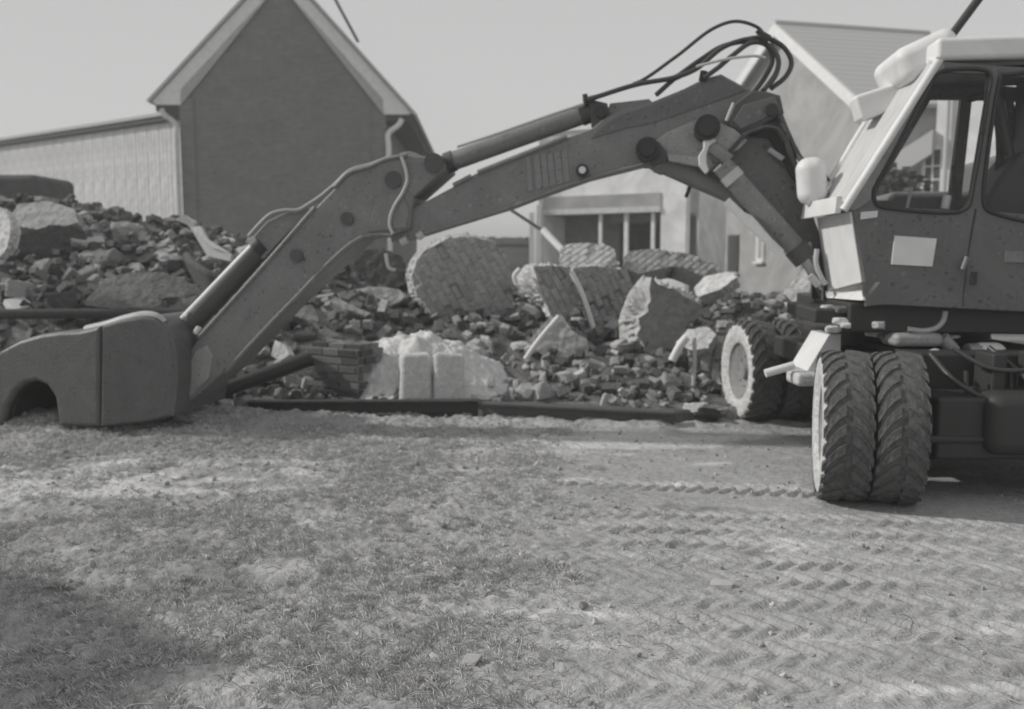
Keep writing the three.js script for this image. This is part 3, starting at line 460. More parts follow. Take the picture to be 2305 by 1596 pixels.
  up('grab_rail', [line([[2180, 222], [2226, 216], [2250, 345], [2232, 440]], 0.75, 0.03)], M.black, cab); up('wiper', line([[2145, 372], [2152, 450]], 0.95, 0.012, 8), M.black, cab);
  up('hinge', [box(0, 0.03, 0, 0.09, 0, 0.03).translate(...U(2204, 300, ZN).toArray())], M.black, cab); up('hinge', [box(0, 0.03, 0, 0.09, 0, 0.03).translate(...U(2184, 640, ZN).toArray())], M.black, cab);
  const seat = up('seat', [plate([[2212, 462], [2250, 400], [2300, 340], [2380, 330], [2390, 520], [2210, 520]], 1.02, 0.5, 0.05)], M.black, cab); up('control_lever', [cyl([2040, 470], [2052, 420], 0.8, 0.012), cyl([2132, 440], [2126, 470], 1.1, 0.03)], M.hosePale, cab);
  up('strut', cyl([2240, 205], [2272, 350], 0.9, 0.035), M.black, cab);
  // plates and fittings on the side
  up('tag_plate', plate([[1937, 477], [1976, 474], [1974, 489], [1936, 494]], ZN + 0.012, 0.014, 0.002), M.white, cab); up('name_plate', plate([[2013, 530], [2108, 537], [2098, 600], [2006, 595]], ZN + 0.012, 0.014, 0.002), M.white, cab); up('door_handle', [cyl([2176, 578], [2166, 606], ZN + 0.04, 0.016)], M.paint, cab); up('side_strip', plate([[2262, 565], [2400, 570], [2400, 594], [2262, 590]], ZN + 0.01, 0.012, 0.002), M.paint, cab);
  up('door_seam', [line([[2196, 470], [2180, 560], [2168, 660], [2166, 690]], ZN + 0.001, 0.006)], M.black, cab);
  // engine housing, deck and counterweight to the right
  const dy = U(1989, 690, ZN).y, hood = up('engine_housing', [box(r1.x + 0.01, r1.x + 1.5, dy + 0.1, 2.5, -1.2, 1.2, 0.06), box(-0.1, r1.x + 1.2, dy + 0.1, 2.2, -1.2, -0.32, 0.06)], M.cab);
  up('counterweight', box(r1.x + 1.45, r1.x + 1.95, dy - 0.15, 2.1, -1.24, 1.24, 0.15), M.paintDark);
  up('slew_deck', [box(-0.72, r1.x + 1.5, dy - 0.2, dy + 0.02, -1.18, 1.1, 0.02), box(-0.95, -0.6, dy - 0.14, dy - 0.03, -0.3, 1.0, 0.02)], M.black);
  up('boom_mount', [box(-0.75, 0.4, dy, dy + 0.5, 0.2, 0.28), box(-0.75, 0.4, dy, dy + 0.5, -0.28, -0.2)], M.paintDark);
  { const p = U(2130, 96, 0.5); up('exhaust_pole', [rod(U(2126, 100, 0.5), U(2215, -20, 0.5), 0.032, 0.032)], M.black); }
  up('hose', [line([[2128, 700], [2122, 722], [2106, 738], [2078, 744], [2040, 740]], ZN - 0.1, 0.02)], M.hosePale);
  up('foot_bracket', plate([[1968, 716], [1976, 718], [1990, 760], [1950, 756], [1948, 744], [1964, 742]], 1.0, 0.06, 0.006), M.clay);
  // fittings between deck and front panel
  up('hose', [line([[1838, 560], [1836, 590], [1846, 620], [1858, 640]], 0.45, 0.02), line([[1820, 545], [1830, 600], [1850, 650]], 0.3, 0.018)], M.hosePale); up('bolt_cap', [cyl([1822, 620], [1842, 642], 0.5, 0.03)], M.hosePale);
}
{ // --- clods of dried mud on the deck edge
  const g = [rockGeo(301, 3, 6, 1, 0.6, 0.8, 0.12), rockGeo(302, 3, 6, 1, 0.45, 0.9, 0.12)]; seed = 4242;
  for (let i = 0; i < 26; i++) { const x = rr(1846, 1990), y = rr(690, 742), zl = rr(0.45, 1.15), p = U(x, y, zl), k = rr(0.03, 0.085); up('mud_clod', g[i % 2].clone().scale(k * 1.3, k, k).rotateY(rr(0, 6)).translate(p.x, p.y, p.z), i % 3 ? M.clay : M.soil); }
  for (let i = 0; i < 12; i++) { const x = rr(1990, 2140), y = rr(738, 762), p = U(x, y, 1.0), k = rr(0.03, 0.06); up('mud_clod', g[i % 2].clone().scale(k * 1.6, k * 0.7, k).translate(p.x, p.y, p.z), i % 2 ? M.clay : M.soil); }
}
{ // --- hoses arching over the boom head
  const runs = [[[1317, 223, .16], [1429, 189, .16], [1519, 129, .16], [1605, 64, .16], [1656, 48, .14], [1705, 62, .1], [1722, 82, .06]], [[1321, 225, .2], [1433, 190, .2], [1519, 174, .22], [1566, 155, .22], [1626, 107, .2], [1682, 88, .16], [1725, 86, .16], [1764, 107, .16], [1781, 142, .16], [1768, 172, .16], [1734, 200, .18]], [[1476, 214, .2], [1519, 176, .18], [1583, 130, .14], [1626, 104, .12], [1690, 93, .1], [1727, 104, .1], [1738, 135, .1], [1722, 172, .12], [1698, 206, .16]], [[1583, 176, .24], [1616, 152, .24], [1648, 125, .22], [1691, 96, .2], [1725, 100, .2], [1750, 130, .2], [1748, 160, .2], [1718, 204, .24]], [[1734, 99, .0], [1752, 137, .0], [1744, 172, .0], [1712, 208, .0]], [[1566, 150, .28], [1620, 136, .28], [1660, 129, .28], [1700, 126, .28], [1722, 130, .26]]];
  runs.forEach((r, i) => up('hose', line(r, 0, i === 5 ? 0.012 : i === 0 ? 0.015 : 0.021, 80), i === 5 ? M.hosePale : M.hose));
  up('hose_clamp', [cyl([1704, 68], [1724, 92], 0.14, 0.022), cyl([1712, 82], [1730, 92], 0.2, 0.045), cyl([1672, 92], [1694, 92], 0.16, 0.03)], M.black);
  up('hose_clamp', [cyl([1580, 182], [1584, 160], 0.2, 0.03), cyl([1318, 236], [1316, 212], 0.16, 0.022)], M.black); up('hose_clamp', [cyl([1508, 180], [1530, 170], 0.2, 0.026), cyl([1424, 192], [1440, 186], 0.18, 0.024)], M.hose);
  up('hose', line([[1752, 262, .3], [1768, 292, .34], [1772, 330, .36], [1790, 372, .36], [1800, 420, .34]], 0, 0.02), M.hose); up('hose', line([[1756, 262, .2], [1774, 305, .3], [1796, 350, .36], [1815, 372, .42]], 0, 0.026), M.hose); up('hose', line([[1670, 304, .34], [1710, 287, .34], [1748, 290, .36], [1775, 330, .36], [1796, 390, .34]], 0, 0.018), M.hose);
  up('hose', line([[1650, 232, .33], [1640, 256, .36], [1634, 272, .36]], 0, 0.012, 12), M.hosePale);
}
{ // --- undercarriage
  const rootAt = (p) => p.clone().sub(O);
  function tyreGeo(R, wd) { // casing with rounded shoulders plus chevron lugs
    const prof = [[R * 0.56, -wd * 0.40], [R * 0.70, -wd * 0.5], [R * 0.86, -wd * 0.5], [R * 0.945, -wd * 0.44], [R * 0.965, -wd * 0.3], [R * 0.97, 0], [R * 0.965, wd * 0.3], [R * 0.945, wd * 0.44], [R * 0.86, wd * 0.5], [R * 0.70, wd * 0.5], [R * 0.56, wd * 0.40]].map((p) => new THREE.Vector2(p[0], p[1]));
    const tread = new THREE.LatheGeometry(prof.slice(3, 8), 72).rotateZ(Math.PI / 2), walls = [new THREE.LatheGeometry(prof.slice(0, 4), 72).rotateZ(Math.PI / 2), new THREE.LatheGeometry(prof.slice(7), 72).rotateZ(Math.PI / 2)];
    const lugs = [], n = 26;
    for (let i = 0; i < n; i++) for (const s of [-1, 1]) {
      const q = []; for (let k = 0; k <= 3; k++) { const f = k / 3, x = s * lerp(0.02, wd * 0.5, f), a = (i + (s > 0 ? 0.5 : 0)) / n * 6.2832 + f * f * 0.22 + f * 0.1, r0 = R * lerp(0.96, 0.91, f * f), r1 = R * lerp(1.0, 0.965, f * f); q.push([x, a, r0, r1]); }
      for (let k = 0; k < 3; k++) { const A = q[k], B = q[k + 1], hw = 0.062, P = (c, da, r) => V(c[0], r * Math.cos(c[1] + da), r * Math.sin(c[1] + da)); const top = [P(A, -hw, A[3]), P(B, -hw, B[3]), P(B, hw, B[3]), P(A, hw, A[3])]; const bot = [P(A, -hw * 1.2, A[2]), P(B, -hw * 1.2, B[2]), P(B, hw * 1.2, B[2]), P(A, hw * 1.2, A[2])]; const pos = []; const tri = (a, b, c) => pos.push(...a.toArray(), ...b.toArray(), ...c.toArray()); tri(top[0], top[1], top[2]); tri(top[0], top[2], top[3]); for (let e = 0; e < 4; e++) { const h = (e + 1) % 4; tri(top[e], bot[e], top[h]); tri(top[h], bot[e], bot[h]); } const g = new THREE.BufferGeometry(); g.setAttribute('position', new THREE.Float32BufferAttribute(pos, 3)); g.computeVertexNormals(); lugs.push(g); }
    }
    return { tread, walls: mergeGeometries(fix(walls)), lugs: mergeGeometries(fix(lugs)) };
  }
  const R = 0.51, wd = 0.305, T = tyreGeo(R, wd);
  function wheel(x, z, steer, dusty) { // a wheel is tyre, rim and hub
    const put = (g) => g.clone().rotateY(steer).translate(x - O.x, R - 0.02, z - O.z);
    const w = part('tyre', [put(T.tread)], M.tread, ex); part('tread_lugs', put(T.lugs), M.tread, w); part('sidewall', put(T.walls), dusty ? M.clay : M.tread, w);
    const rim = part('rim', [put(new THREE.LatheGeometry([[R * 0.57, -wd * 0.4], [R * 0.55, -wd * 0.34], [R * 0.5, -wd * 0.26], [R * 0.2, -wd * 0.12], [0.01, -wd * 0.1]].map((p) => new THREE.Vector2(...p)), 40).rotateZ(Math.PI / 2)), put(new THREE.LatheGeometry([[R * 0.57, wd * 0.4], [R * 0.5, wd * 0.26], [0.01, wd * 0.1]].map((p) => new THREE.Vector2(...p)), 40).rotateZ(Math.PI / 2))], M.rim, ex);
    const nuts = [put(rod(V(-wd * 0.28, 0, 0), V(-wd * 0.05, 0, 0), 0.075, 0.09, 20))]; for (let i = 0; i < 8; i++) nuts.push(put(rod(V(-wd * 0.22, 0.15 * Math.cos(i * 0.785), 0.15 * Math.sin(i * 0.785)), V(-wd * 0.1, 0.15 * Math.cos(i * 0.785), 0.15 * Math.sin(i * 0.785)), 0.015, 0.015, 6))); part('hub', nuts, M.rim, rim);
  }
  const zn = -6.0, zf = -9.0, xo = (842 - 512) / 900 * 6.0;
  wheel(2.225, zn, -0.25, true); wheel(2.225 + 0.32 * Math.cos(0.25), zn + 0.32 * Math.sin(0.25), -0.25, false);
  wheel(2.40, zf, 0.10, true); wheel(2.76, zf - 0.036, 0.10, false);
  wheel(4.45, zf, 0, false); wheel(4.10, zf, 0, false); wheel(4.45, zn, -0.1, false); wheel(4.10, zn, -0.1, false);
  const B = (x0, x1, y0, y1, z0, z1, r = 0.02) => box(x0 - O.x, x1 - O.x, y0, y1, z0 - O.z, z1 - O.z, r), Rd = (a, b, r) => rod(a.sub(O), b.sub(O), r);
  part('axle', [Rd(V(2.45, R, zn), V(4.4, R, zn), 0.11), B(3.1, 3.7, 0.32, 0.74, zn - 0.25, zn + 0.25, 0.1)], M.black, ex); part('axle', [Rd(V(2.6, R, zf), V(4.4, R, zf), 0.11), B(3.1, 3.7, 0.32, 0.74, zf - 0.25, zf + 0.25, 0.1)], M.black, ex);
  part('chassis', [B(2.85, 3.9, 0.62, 0.95, -9.7, -6.25), B(2.45, 4.3, 0.72, 0.9, -8.4, -7.0)], M.black, ex); part('support_blade', [B(2.75, 4.7, 0.1, 0.62, -6.75, -6.68, 0.02), B(2.9, 3.1, 0.4, 0.8, -6.9, -6.7), B(3.9, 4.1, 0.4, 0.8, -6.9, -6.7)], M.black, ex); part('added_shade_leg', B(2.5, 2.85, 0.0, 0.72, -7.3, -6.6, 0.02), M.black, ex); part('added_shade_pan', B(2.8, 4.4, 0.28, 0.7, -7.15, -5.85, 0.03), M.black, ex); part('tool_box', B(3.0, 4.0, 0.45, 0.85, -8.3, -7.2, 0.03), M.black, ex);  // leg behind the wheel and lower pan added to keep sun off the ground
  part('steering_cylinder', [Rd(V(2.75, 0.6, -5.98), V(3.5, 0.66, -5.92), 0.045), Rd(V(3.5, 0.66, -5.92), V(3.9, 0.68, -5.92), 0.025)], M.black, ex); part('track_rod', Rd(V(2.5, 0.42, -5.86), V(4.2, 0.42, -5.86), 0.028), M.black, ex); part('pivot_bracket', B(3.2, 3.3, 0.55, 0.98, -6.2, -5.95), M.black, ex); part('pivot_bracket', B(3.5, 3.6, 0.55, 0.98, -6.2, -5.95), M.black, ex);
  part('hydraulic_hose', [tube([V(2.9, 0.95, -6.2), V(2.95, 0.8, -5.95), V(3.1, 0.7, -5.9), V(3.25, 0.62, -6.0)].map((p) => p.sub(O)), 0.018), tube([V(3.3, 1.0, -6.2), V(3.4, 0.82, -5.9), V(3.45, 0.75, -5.88), V(3.55, 0.7, -5.95)].map((p) => p.sub(O)), 0.018), tube([V(3.0, 1.0, -6.1), V(3.2, 0.88, -5.95), V(3.6, 0.9, -5.95), V(3.9, 1.0, -6.1)].map((p) => p.sub(O)), 0.016)], M.hose, ex); part('step_iron', [Rd(V(3.05, 0.86, -6.0), V(3.05, 0.5, -5.95), 0.016), Rd(V(3.35, 0.86, -6.0), V(3.35, 0.5, -5.95), 0.016), Rd(V(3.05, 0.52, -5.95), V(3.35, 0.52, -5.95), 0.016)], M.black, ex);
  part('slew_ring', [new THREE.CylinderGeometry(0.62, 0.66, 0.26, 48).translate(0, 1.02, 0)], M.black, ex);
  { // sloping step plate in front of the near wheel, lit on its upper face
    const f = (p) => atDepth(p[0], p[1], 7.0).sub(O), q = [[1817, 834], [1866, 753], [1892, 752], [1890, 840], [1836, 866]].map(f);
    const s = part('step_box', quadPrism(q, 0.42, V(0, 0, -1)), M.white, ex); part('tow_rod', rod(f([1722, 840]), f([1786, 822]), 0.032), M.white, ex); part('jack_foot', new RoundedBoxGeometry(0.22, 0.1, 0.3, 3, 0.03).translate(...f([1812, 850]).toArray()), M.clay, ex);
  }
  { const f = (x, y, z) => atDepth(x, y, z).sub(O);
    part('air_tank', [new THREE.CapsuleGeometry(0.085, 0.1, 6, 20).rotateZ(Math.PI / 2).translate(...f(2222, 796, 6.6).toArray())], M.white, ex); part('tank_band', rod(f(2176, 800, 6.6), f(2204, 798, 6.6), 0.088), M.paintPale, ex);
    part('spring_seat', [new RoundedBoxGeometry(0.36, 0.1, 0.3, 3, 0.04).translate(...f(2050, 762, 6.7).toArray()), new RoundedBoxGeometry(0.22, 0.2, 0.2, 3, 0.05).translate(...f(2088, 826, 6.75).toArray())], M.paintPale, ex); part('brake_hose', tube([f(2070, 800, 6.5), f(2110, 790, 6.5), f(2118, 820, 6.5), f(2104, 850, 6.5)], 0.016), M.hosePale, ex);
    part('mudguard_bracket', [rod(f(2120, 760, 6.6), f(2146, 790, 6.6), 0.05)], M.paintPale, ex);
  }
}

// ---------------------------------------------------------------- rubble: broken slabs and lumps
function rockGeo(sd, det, planes, sx = 1, sy = 1, sz = 1, rough = 0.05) {
  seed = sd; const P = []; for (let i = 0; i < planes; i++) { const u = rr(-1, 1), a = rr(0, 6.283), q = Math.sqrt(1 - u * u); P.push([V(q * Math.cos(a), u, q * Math.sin(a)), rr(0.48, 0.92)]); }
  for (const n of [[1, 0, 0], [-1, 0, 0], [0, 1, 0], [0, -1, 0], [0, 0, 1], [0, 0, -1]]) P.push([V(...n), 0.74]);
  const g = mergeVertices(new THREE.IcosahedronGeometry(1, det).deleteAttribute('normal').deleteAttribute('uv')), p = g.attributes.position, d = V();
  for (let i = 0; i < p.count; i++) { d.fromBufferAttribute(p, i).normalize(); let r = 1.25; for (const [n, k] of P) { const c = n.dot(d); if (c > 0.05) r = Math.min(r, k / c); } r *= 1 + rough * 1.7 * fbm(d.x * 3.4 + sd, d.y * 3.4, d.z * 3.4, 4); p.setXYZ(i, d.x * r * sx, d.y * r * sy, d.z * r * sz); }
  return boxUV(toCreasedNormals(g, 0.5));
}
const ROCKS = []; for (let i = 0; i < 18; i++) { const k = i % 3; ROCKS.push(rockGeo(101 + i * 17, 7, 6, 1, k === 0 ? 0.75 : k === 1 ? 0.4 : 0.55, k === 2 ? 0.6 : 0.85, 0.11)); }
function slab(name, label, poly, zc, yaw, pitch, t, m, o = {}) { // broken slab: outline from its corners, ribs on its face, rough broken rim
  const c = poly.reduce((s, p) => [s[0] + p[0] / poly.length, s[1] + p[1] / poly.length], [0, 0]);
  const C = atDepth(c[0], c[1], zc), E = new THREE.Euler(-pitch, yaw, 0, 'YXZ'), q = new THREE.Quaternion().setFromEuler(E), n = V(0, 0, 1).applyQuaternion(q), ix = V(1, 0, 0).applyQuaternion(q), iy = V(0, 1, 0).applyQuaternion(q);
  const L = poly.map((p) => { const w = onPlane(p[0], p[1], C, n).sub(C); return [w.dot(ix), w.dot(iy)]; });
  const rad = (a, Q = L) => { const dx = Math.cos(a), dy = Math.sin(a); let best = 0; for (let i = 0; i < Q.length; i++) { const A = Q[i], B = Q[(i + 1) % Q.length], ex = B[0] - A[0], ey = B[1] - A[1], det = dx * -ey + dy * ex; if (Math.abs(det) < 1e-9) continue; const tt = (A[0] * -ey + A[1] * ex) / det, s = (dx * A[1] - dy * A[0]) / det; if (tt > 0 && s >= -1e-6 && s <= 1 + 1e-6) best = Math.max(best, tt); } return best; };
  const LB = o.back && (() => { const n2 = n, C2 = C.clone().addScaledVector(n, -t); return o.back.map((p) => { const w = onPlane(p[0], p[1], C2, n2).sub(C); return [w.dot(ix), w.dot(iy)]; }); })();
  const NS = o.ribs ? 240 : 170, NR = o.ribs ? 70 : 26, pos = [], col = [], idx = [], sd = (o.seed ?? 1) * 3.7, size = Math.max(...L.map((p) => Math.hypot(...p)));
  const rough = o.rough ?? 0.03;
  const rs = []; for (let i = 0; i < NS; i++) { const a = i / NS * 6.28318; rs.push(rad(a) * (1 + rough * 1.2 * fbm(Math.cos(a) * 4 + sd, Math.sin(a) * 4, sd, 3))); }
  const dr = o.dir ?? -0.45, course = (x, y) => { const u = (x * Math.cos(dr) - y * Math.sin(dr)) / o.ribs, w = (x * Math.sin(dr) + y * Math.cos(dr)) / (o.ribs * 2.1), r = Math.floor(u), c = Math.floor(w + (r & 1) * 0.5); return [r, c, u - r, w + (r & 1) * 0.5 - c]; };
  const face = (x, y) => { let z = (o.bulge ?? 0) * (1 - (x * x + y * y) / (size * size)) + 0.012 * fbm(x * 9 + sd, y * 9, sd, 3) * (o.ribs ? 1 : 2.2); if (o.ribs) { const [r, c, fu, fw] = course(x, y), e = Math.min(fu, 1 - fu), e2 = Math.min(fw, 1 - fw) * 2; z += (o.amp ?? 0.02) * ((e > 0.13 && e2 > 0.13 ? 1 : -1) + 0.8 * N3(r * 3.3 + 0.4, c * 4.7 + 0.3, sd)); if (N3(r * 7.7 + 0.45, c * 3.9 + 0.35, sd + 5) > 0.36) z -= 0.035; } return z; };
  const tint = (x, y) => { let a = 1 + 0.12 * fbm(x * 5 + sd, y * 5, 3, 3); if (o.ribs) { const [r, c, fu, fw] = course(x, y), e = Math.min(fu, 1 - fu), e2 = Math.min(fw, 1 - fw) * 2; a *= e > 0.13 && e2 > 0.13 ? 0.97 + 0.26 * N3(r * 5.3 + 0.4, c * 2.7 + 0.3, sd)   : 1.08; } return a; };
  pos.push(0, 0, face(0, 0)); { const a = tint(0, 0); col.push(a, a, a); } for (let r = 1; r <= NR; r++) for (let i = 0; i < NS; i++) { const a = i / NS * 6.28318, k = rs[i] * r / NR, x = Math.cos(a) * k, y = Math.sin(a) * k; pos.push(x, y, face(x, y)); const tt = tint(x, y); col.push(tt, tt, tt); }
  for (let i = 0; i < NS; i++) idx.push(0, 1 + i, 1 + (i + 1) % NS); for (let r = 1; r < NR; r++) for (let i = 0; i < NS; i++) { const a = 1 + (r - 1) * NS + i, b = 1 + (r - 1) * NS + (i + 1) % NS; idx.push(a, a + NS, b, b, a + NS, b + NS); }
  const faceG = new THREE.BufferGeometry(); faceG.setAttribute('position', new THREE.Float32BufferAttribute(pos, 3)); faceG.setAttribute('color', new THREE.Float32BufferAttribute(col, 3)); faceG.setIndex(idx); faceG.computeVertexNormals();
  // broken edge and back
  const p2 = [], i2 = [], RR = 16, bs = []; for (let i = 0; i < NS; i++) { const a = i / NS * 6.28318; bs.push(LB ? rad(a, LB) * (1 + rough * fbm(Math.cos(a) * 5 + sd, Math.sin(a) * 5, sd + 2, 3)) : rs[i] * 0.88); }
  for (let k = 0; k <= RR; k++) for (let i = 0; i < NS; i++) { const a = i / NS * 6.28318, f = k / RR, lump = Math.sin(f * 3.1416) * size * (o.ragged ?? 0.06) * (2.2 * fbm(Math.cos(a) * 7 + sd, Math.sin(a) * 7, f * 4 + sd, 4) + 0.8 * N3(Math.cos(a) * 31 + sd, Math.sin(a) * 31, f * 13)), r = lerp(rs[i], bs[i], f) + lump; p2.push(Math.cos(a) * r, Math.sin(a) * r, lerp(face(Math.cos(a) * rs[i], Math.sin(a) * rs[i]), -t, f)); if (k) { const b = (k - 1) * NS, h = (i + 1) % NS; i2.push(b + i, b + NS + i, b + h, b + h, b + NS + i, b + NS + h); } }
  const cb = p2.length / 3; p2.push(0, 0, -t); for (let i = 0; i < NS; i++) i2.push(RR * NS + i, cb, RR * NS + (i + 1) % NS);
  let eg = new THREE.BufferGeometry(); eg.setAttribute('position', new THREE.Float32BufferAttribute(p2, 3)); eg.setIndex(i2); eg = toCreasedNormals(eg, 0.35);
  const fm = m.clone(); fm.vertexColors = true;
  const me = new THREE.Mesh(boxUV(faceG), fm); me.name = numbered(name); me.position.copy(C); me.quaternion.copy(q); tag(me, label, o.cat ?? 'concrete slab');
  const edge = new THREE.Mesh(boxUV(eg), o.edge ?? m); edge.name = 'broken_edge'; me.add(edge); scene.add(shade(me)); return me;
}
const cs = M.con;
slab('ribbed_slab', 'large rounded slab of coursed masonry standing on edge behind the white sand', [[985, 548], [1010, 536], [1060, 534], [1105, 545], [1135, 575], [1152, 640], [1152, 700], [1138, 738], [1085, 750], [1020, 738], [968, 705], [935, 660], [926, 622], [936, 588], [955, 565]], 11.8, 0.2, 0.1, 0.36, cs[0], { ribs: 0.1, dir: -0.5, amp: 0.007, bulge: 0.14, seed: 1, edge: cs[2], back: [[975, 542], [1010, 530], [1060, 531], [1100, 545], [1130, 580], [1145, 640], [1145, 700], [1130, 735], [1085, 748], [1020, 738], [958, 705], [920, 660], [912, 620], [924, 585], [944, 560]] });
slab('ribbed_slab', 'narrow masonry slab with a pale broken left edge beside the large round slab', [[1199, 598], [1261, 597], [1282, 612], [1302, 662], [1292, 692], [1265, 716], [1238, 716], [1229, 690], [1212, 646]], 11.0, 0.3, 0.1, 0.34, cs[0], { ribs: 0.095, dir: -0.5, amp: 0.008, bulge: 0.05, seed: 2, rough: 0.04, ragged: 0.12, edge: cs[3], back: [[1184, 597], [1164, 612], [1159, 640], [1182, 668], [1212, 682], [1234, 716], [1262, 716], [1285, 690], [1295, 662], [1272, 612], [1252, 600]] });
slab('ribbed_slab', 'tall leaning masonry slab with a thin white left edge in the middle of the heap', [[1288, 604], [1330, 598], [1408, 606], [1425, 650], [1418, 720], [1402, 800], [1375, 830], [1342, 822], [1336, 745], [1312, 670]], 11.3, 0.3, 0.06, 0.2, cs[0], { ribs: 0.095, dir: -0.42, amp: 0.008, seed: 3, bulge: 0.06, edge: cs[3], back: [[1282, 604], [1325, 600], [1400, 608], [1415, 650], [1408, 720], [1392, 800], [1365, 826], [1332, 815], [1326, 745], [1302, 670]] });
slab('ribbed_lump', 'pale ribbed lump lying flat on top of the leaning slabs', [[1258, 580], [1262, 555], [1290, 548], [1350, 546], [1378, 556], [1392, 592], [1350, 600], [1262, 602]], 11.6, -0.1, 0.5, 0.3, cs[3], { ribs: 0.07, dir: 0.9, amp: 0.007, seed: 4, rough: 0.12, cat: 'concrete lump' });
slab('round_slab', 'thick round slab with a dark face and rough pale left rim', [[1466, 624], [1480, 640], [1517, 650], [1536, 664], [1560, 676], [1582, 690], [1575, 714], [1546, 724], [1530, 775], [1513, 815], [1479, 818], [1458, 802], [1446, 771], [1434, 752], [1440, 738], [1436, 716], [1458, 701], [1455, 688], [1464, 676], [1461, 648]], 10.3, 0.35, 0.02, 0.5, M.conFace, { seed: 5, rough: 0.06, ragged: 0.16, edge: cs[2], back: [[1445, 620], [1416, 657], [1400, 695], [1392, 722], [1394, 764], [1402, 794], [1418, 818], [1440, 830], [1470, 832], [1505, 815], [1520, 775], [1538, 722], [1562, 712], [1568, 690], [1515, 648], [1480, 632]] });
slab('capping_slab', 'flat pale slab bridging a dark hollow at the top right of the heap', [[1400, 598], [1415, 566], [1470, 560], [1560, 572], [1612, 596], [1652, 640], [1600, 632], [1560, 606], [1480, 596], [1440, 616]], 11.6, 0.1, 0.55, 0.3, cs[2], { ribs: 0.07, dir: 0.9, amp: 0.007, seed: 6, rough: 0.12 });
slab('white_slab', 'bright white angular slab below the capping slab', [[1560, 650], [1585, 622], [1640, 612], [1660, 622], [1622, 650], [1570, 668]], 11.0, -0.7, 0.6, 0.2, M.lime, { seed: 7, rough: 0.08 });
slab('wedge_lump', 'triangular lump of concrete with white edges below the narrow ribbed slab', [[1192, 765], [1232, 715], [1262, 706], [1288, 745], [1320, 765], [1326, 815], [1300, 828], [1250, 808], [1205, 790]], 10.5, -0.15, 0.1, 0.3, cs[2], { seed: 8, rough: 0.12, cat: 'concrete lump' });
slab('white_slab', 'white slab leaning by the foot of the boom behind the wheel', [[1762, 660], [1800, 610], [1826, 588], [1842, 640], [1838, 690], [1790, 686]], 9.9, -0.55, 0.15, 0.14, M.lime, { seed: 9, rough: 0.07 });
slab('broken_slab', 'rough slab standing behind the far wheel with pale streaks', [[1545, 770], [1590, 740], [1640, 745], [1660, 800], [1650, 880], [1580, 892], [1552, 850]], 9.9, -0.2, 0.1, 0.3, cs[1], { ribs: 0.14, dir: 0.1, amp: 0.02, seed: 10, rough: 0.1 });
slab('pale_lump', 'pale crusted lump above the slab behind the far wheel', [[1520, 772], [1545, 742], [1590, 735], [1612, 752], [1590, 782], [1560, 790]], 9.7, -0.5, 0.4, 0.22, M.lime, { seed: 11, rough: 0.16, cat: 'concrete lump' });
slab('dark_block', 'massive dark block under a pale cap at the left of the heap', [[28, 540], [110, 505], [190, 520], [200, 590], [180, 655], [110, 670], [30, 640]], 12.2, 0.2, -0.12, 0.7, M.conDark, { seed: 12, rough: 0.1, cat: 'concrete block' });
slab('capping_slab', 'pale flat cap lying on the massive dark block at left', [[10, 500], [40, 460], [110, 452], [165, 468], [175, 500], [110, 520], [60, 512]], 12.3, -0.15, 0.55, 0.5, cs[1], { seed: 13, rough: 0.12 });
slab('white_slab', 'ragged white slab cut by the left edge of the photograph', [[-60, 480], [0, 466], [18, 486], [24, 520], [16, 556], [0, 578], [-60, 600]], 10.8, -0.5, 0.15, 0.15, M.lime, { seed: 14, rough: 0.08 });
slab('white_slab', 'small white triangular slab right of the arm near the masonry block', [[610, 800], [618, 765], [640, 778], [652, 798], [630, 812]], 10.0, -0.5, 0.2, 0.1, M.lime, { seed: 15 });
slab('broken_slab', 'grey leaning slab under the arm, left of the white sand', [[606, 720], [640, 690], [700, 684], [716, 720], [690, 770], [650, 785], [615, 775]], 10.9, -0.1, 0.2, 0.15, cs[0], { seed: 16, rough: 0.08 });
slab('broken_slab', 'dark upright slab with a pale crest left of the large round slab', [[782, 590], [800, 566], [860, 560], [905, 575], [910, 640], [860, 652], [795, 640]], 12.4, -0.1, 0.15, 0.3, M.conDark, { seed: 17, rough: 0.14 });
slab('broken_slab', 'long pale course of concrete below the dark upright slab', [[785, 655], [830, 645], [900, 650], [912, 668], [880, 690], [800, 680]], 11.9, -0.1, 0.25, 0.3, cs[2], { seed: 18, rough: 0.12 });
slab('broken_slab', 'tilted slab with a ragged face above the masonry block', [[720, 690], [755, 668], [800, 690], [835, 705], [800, 725], [740, 722]], 11.2, -0.1, 0.35, 0.2, cs[1], { seed: 19, rough: 0.12 });
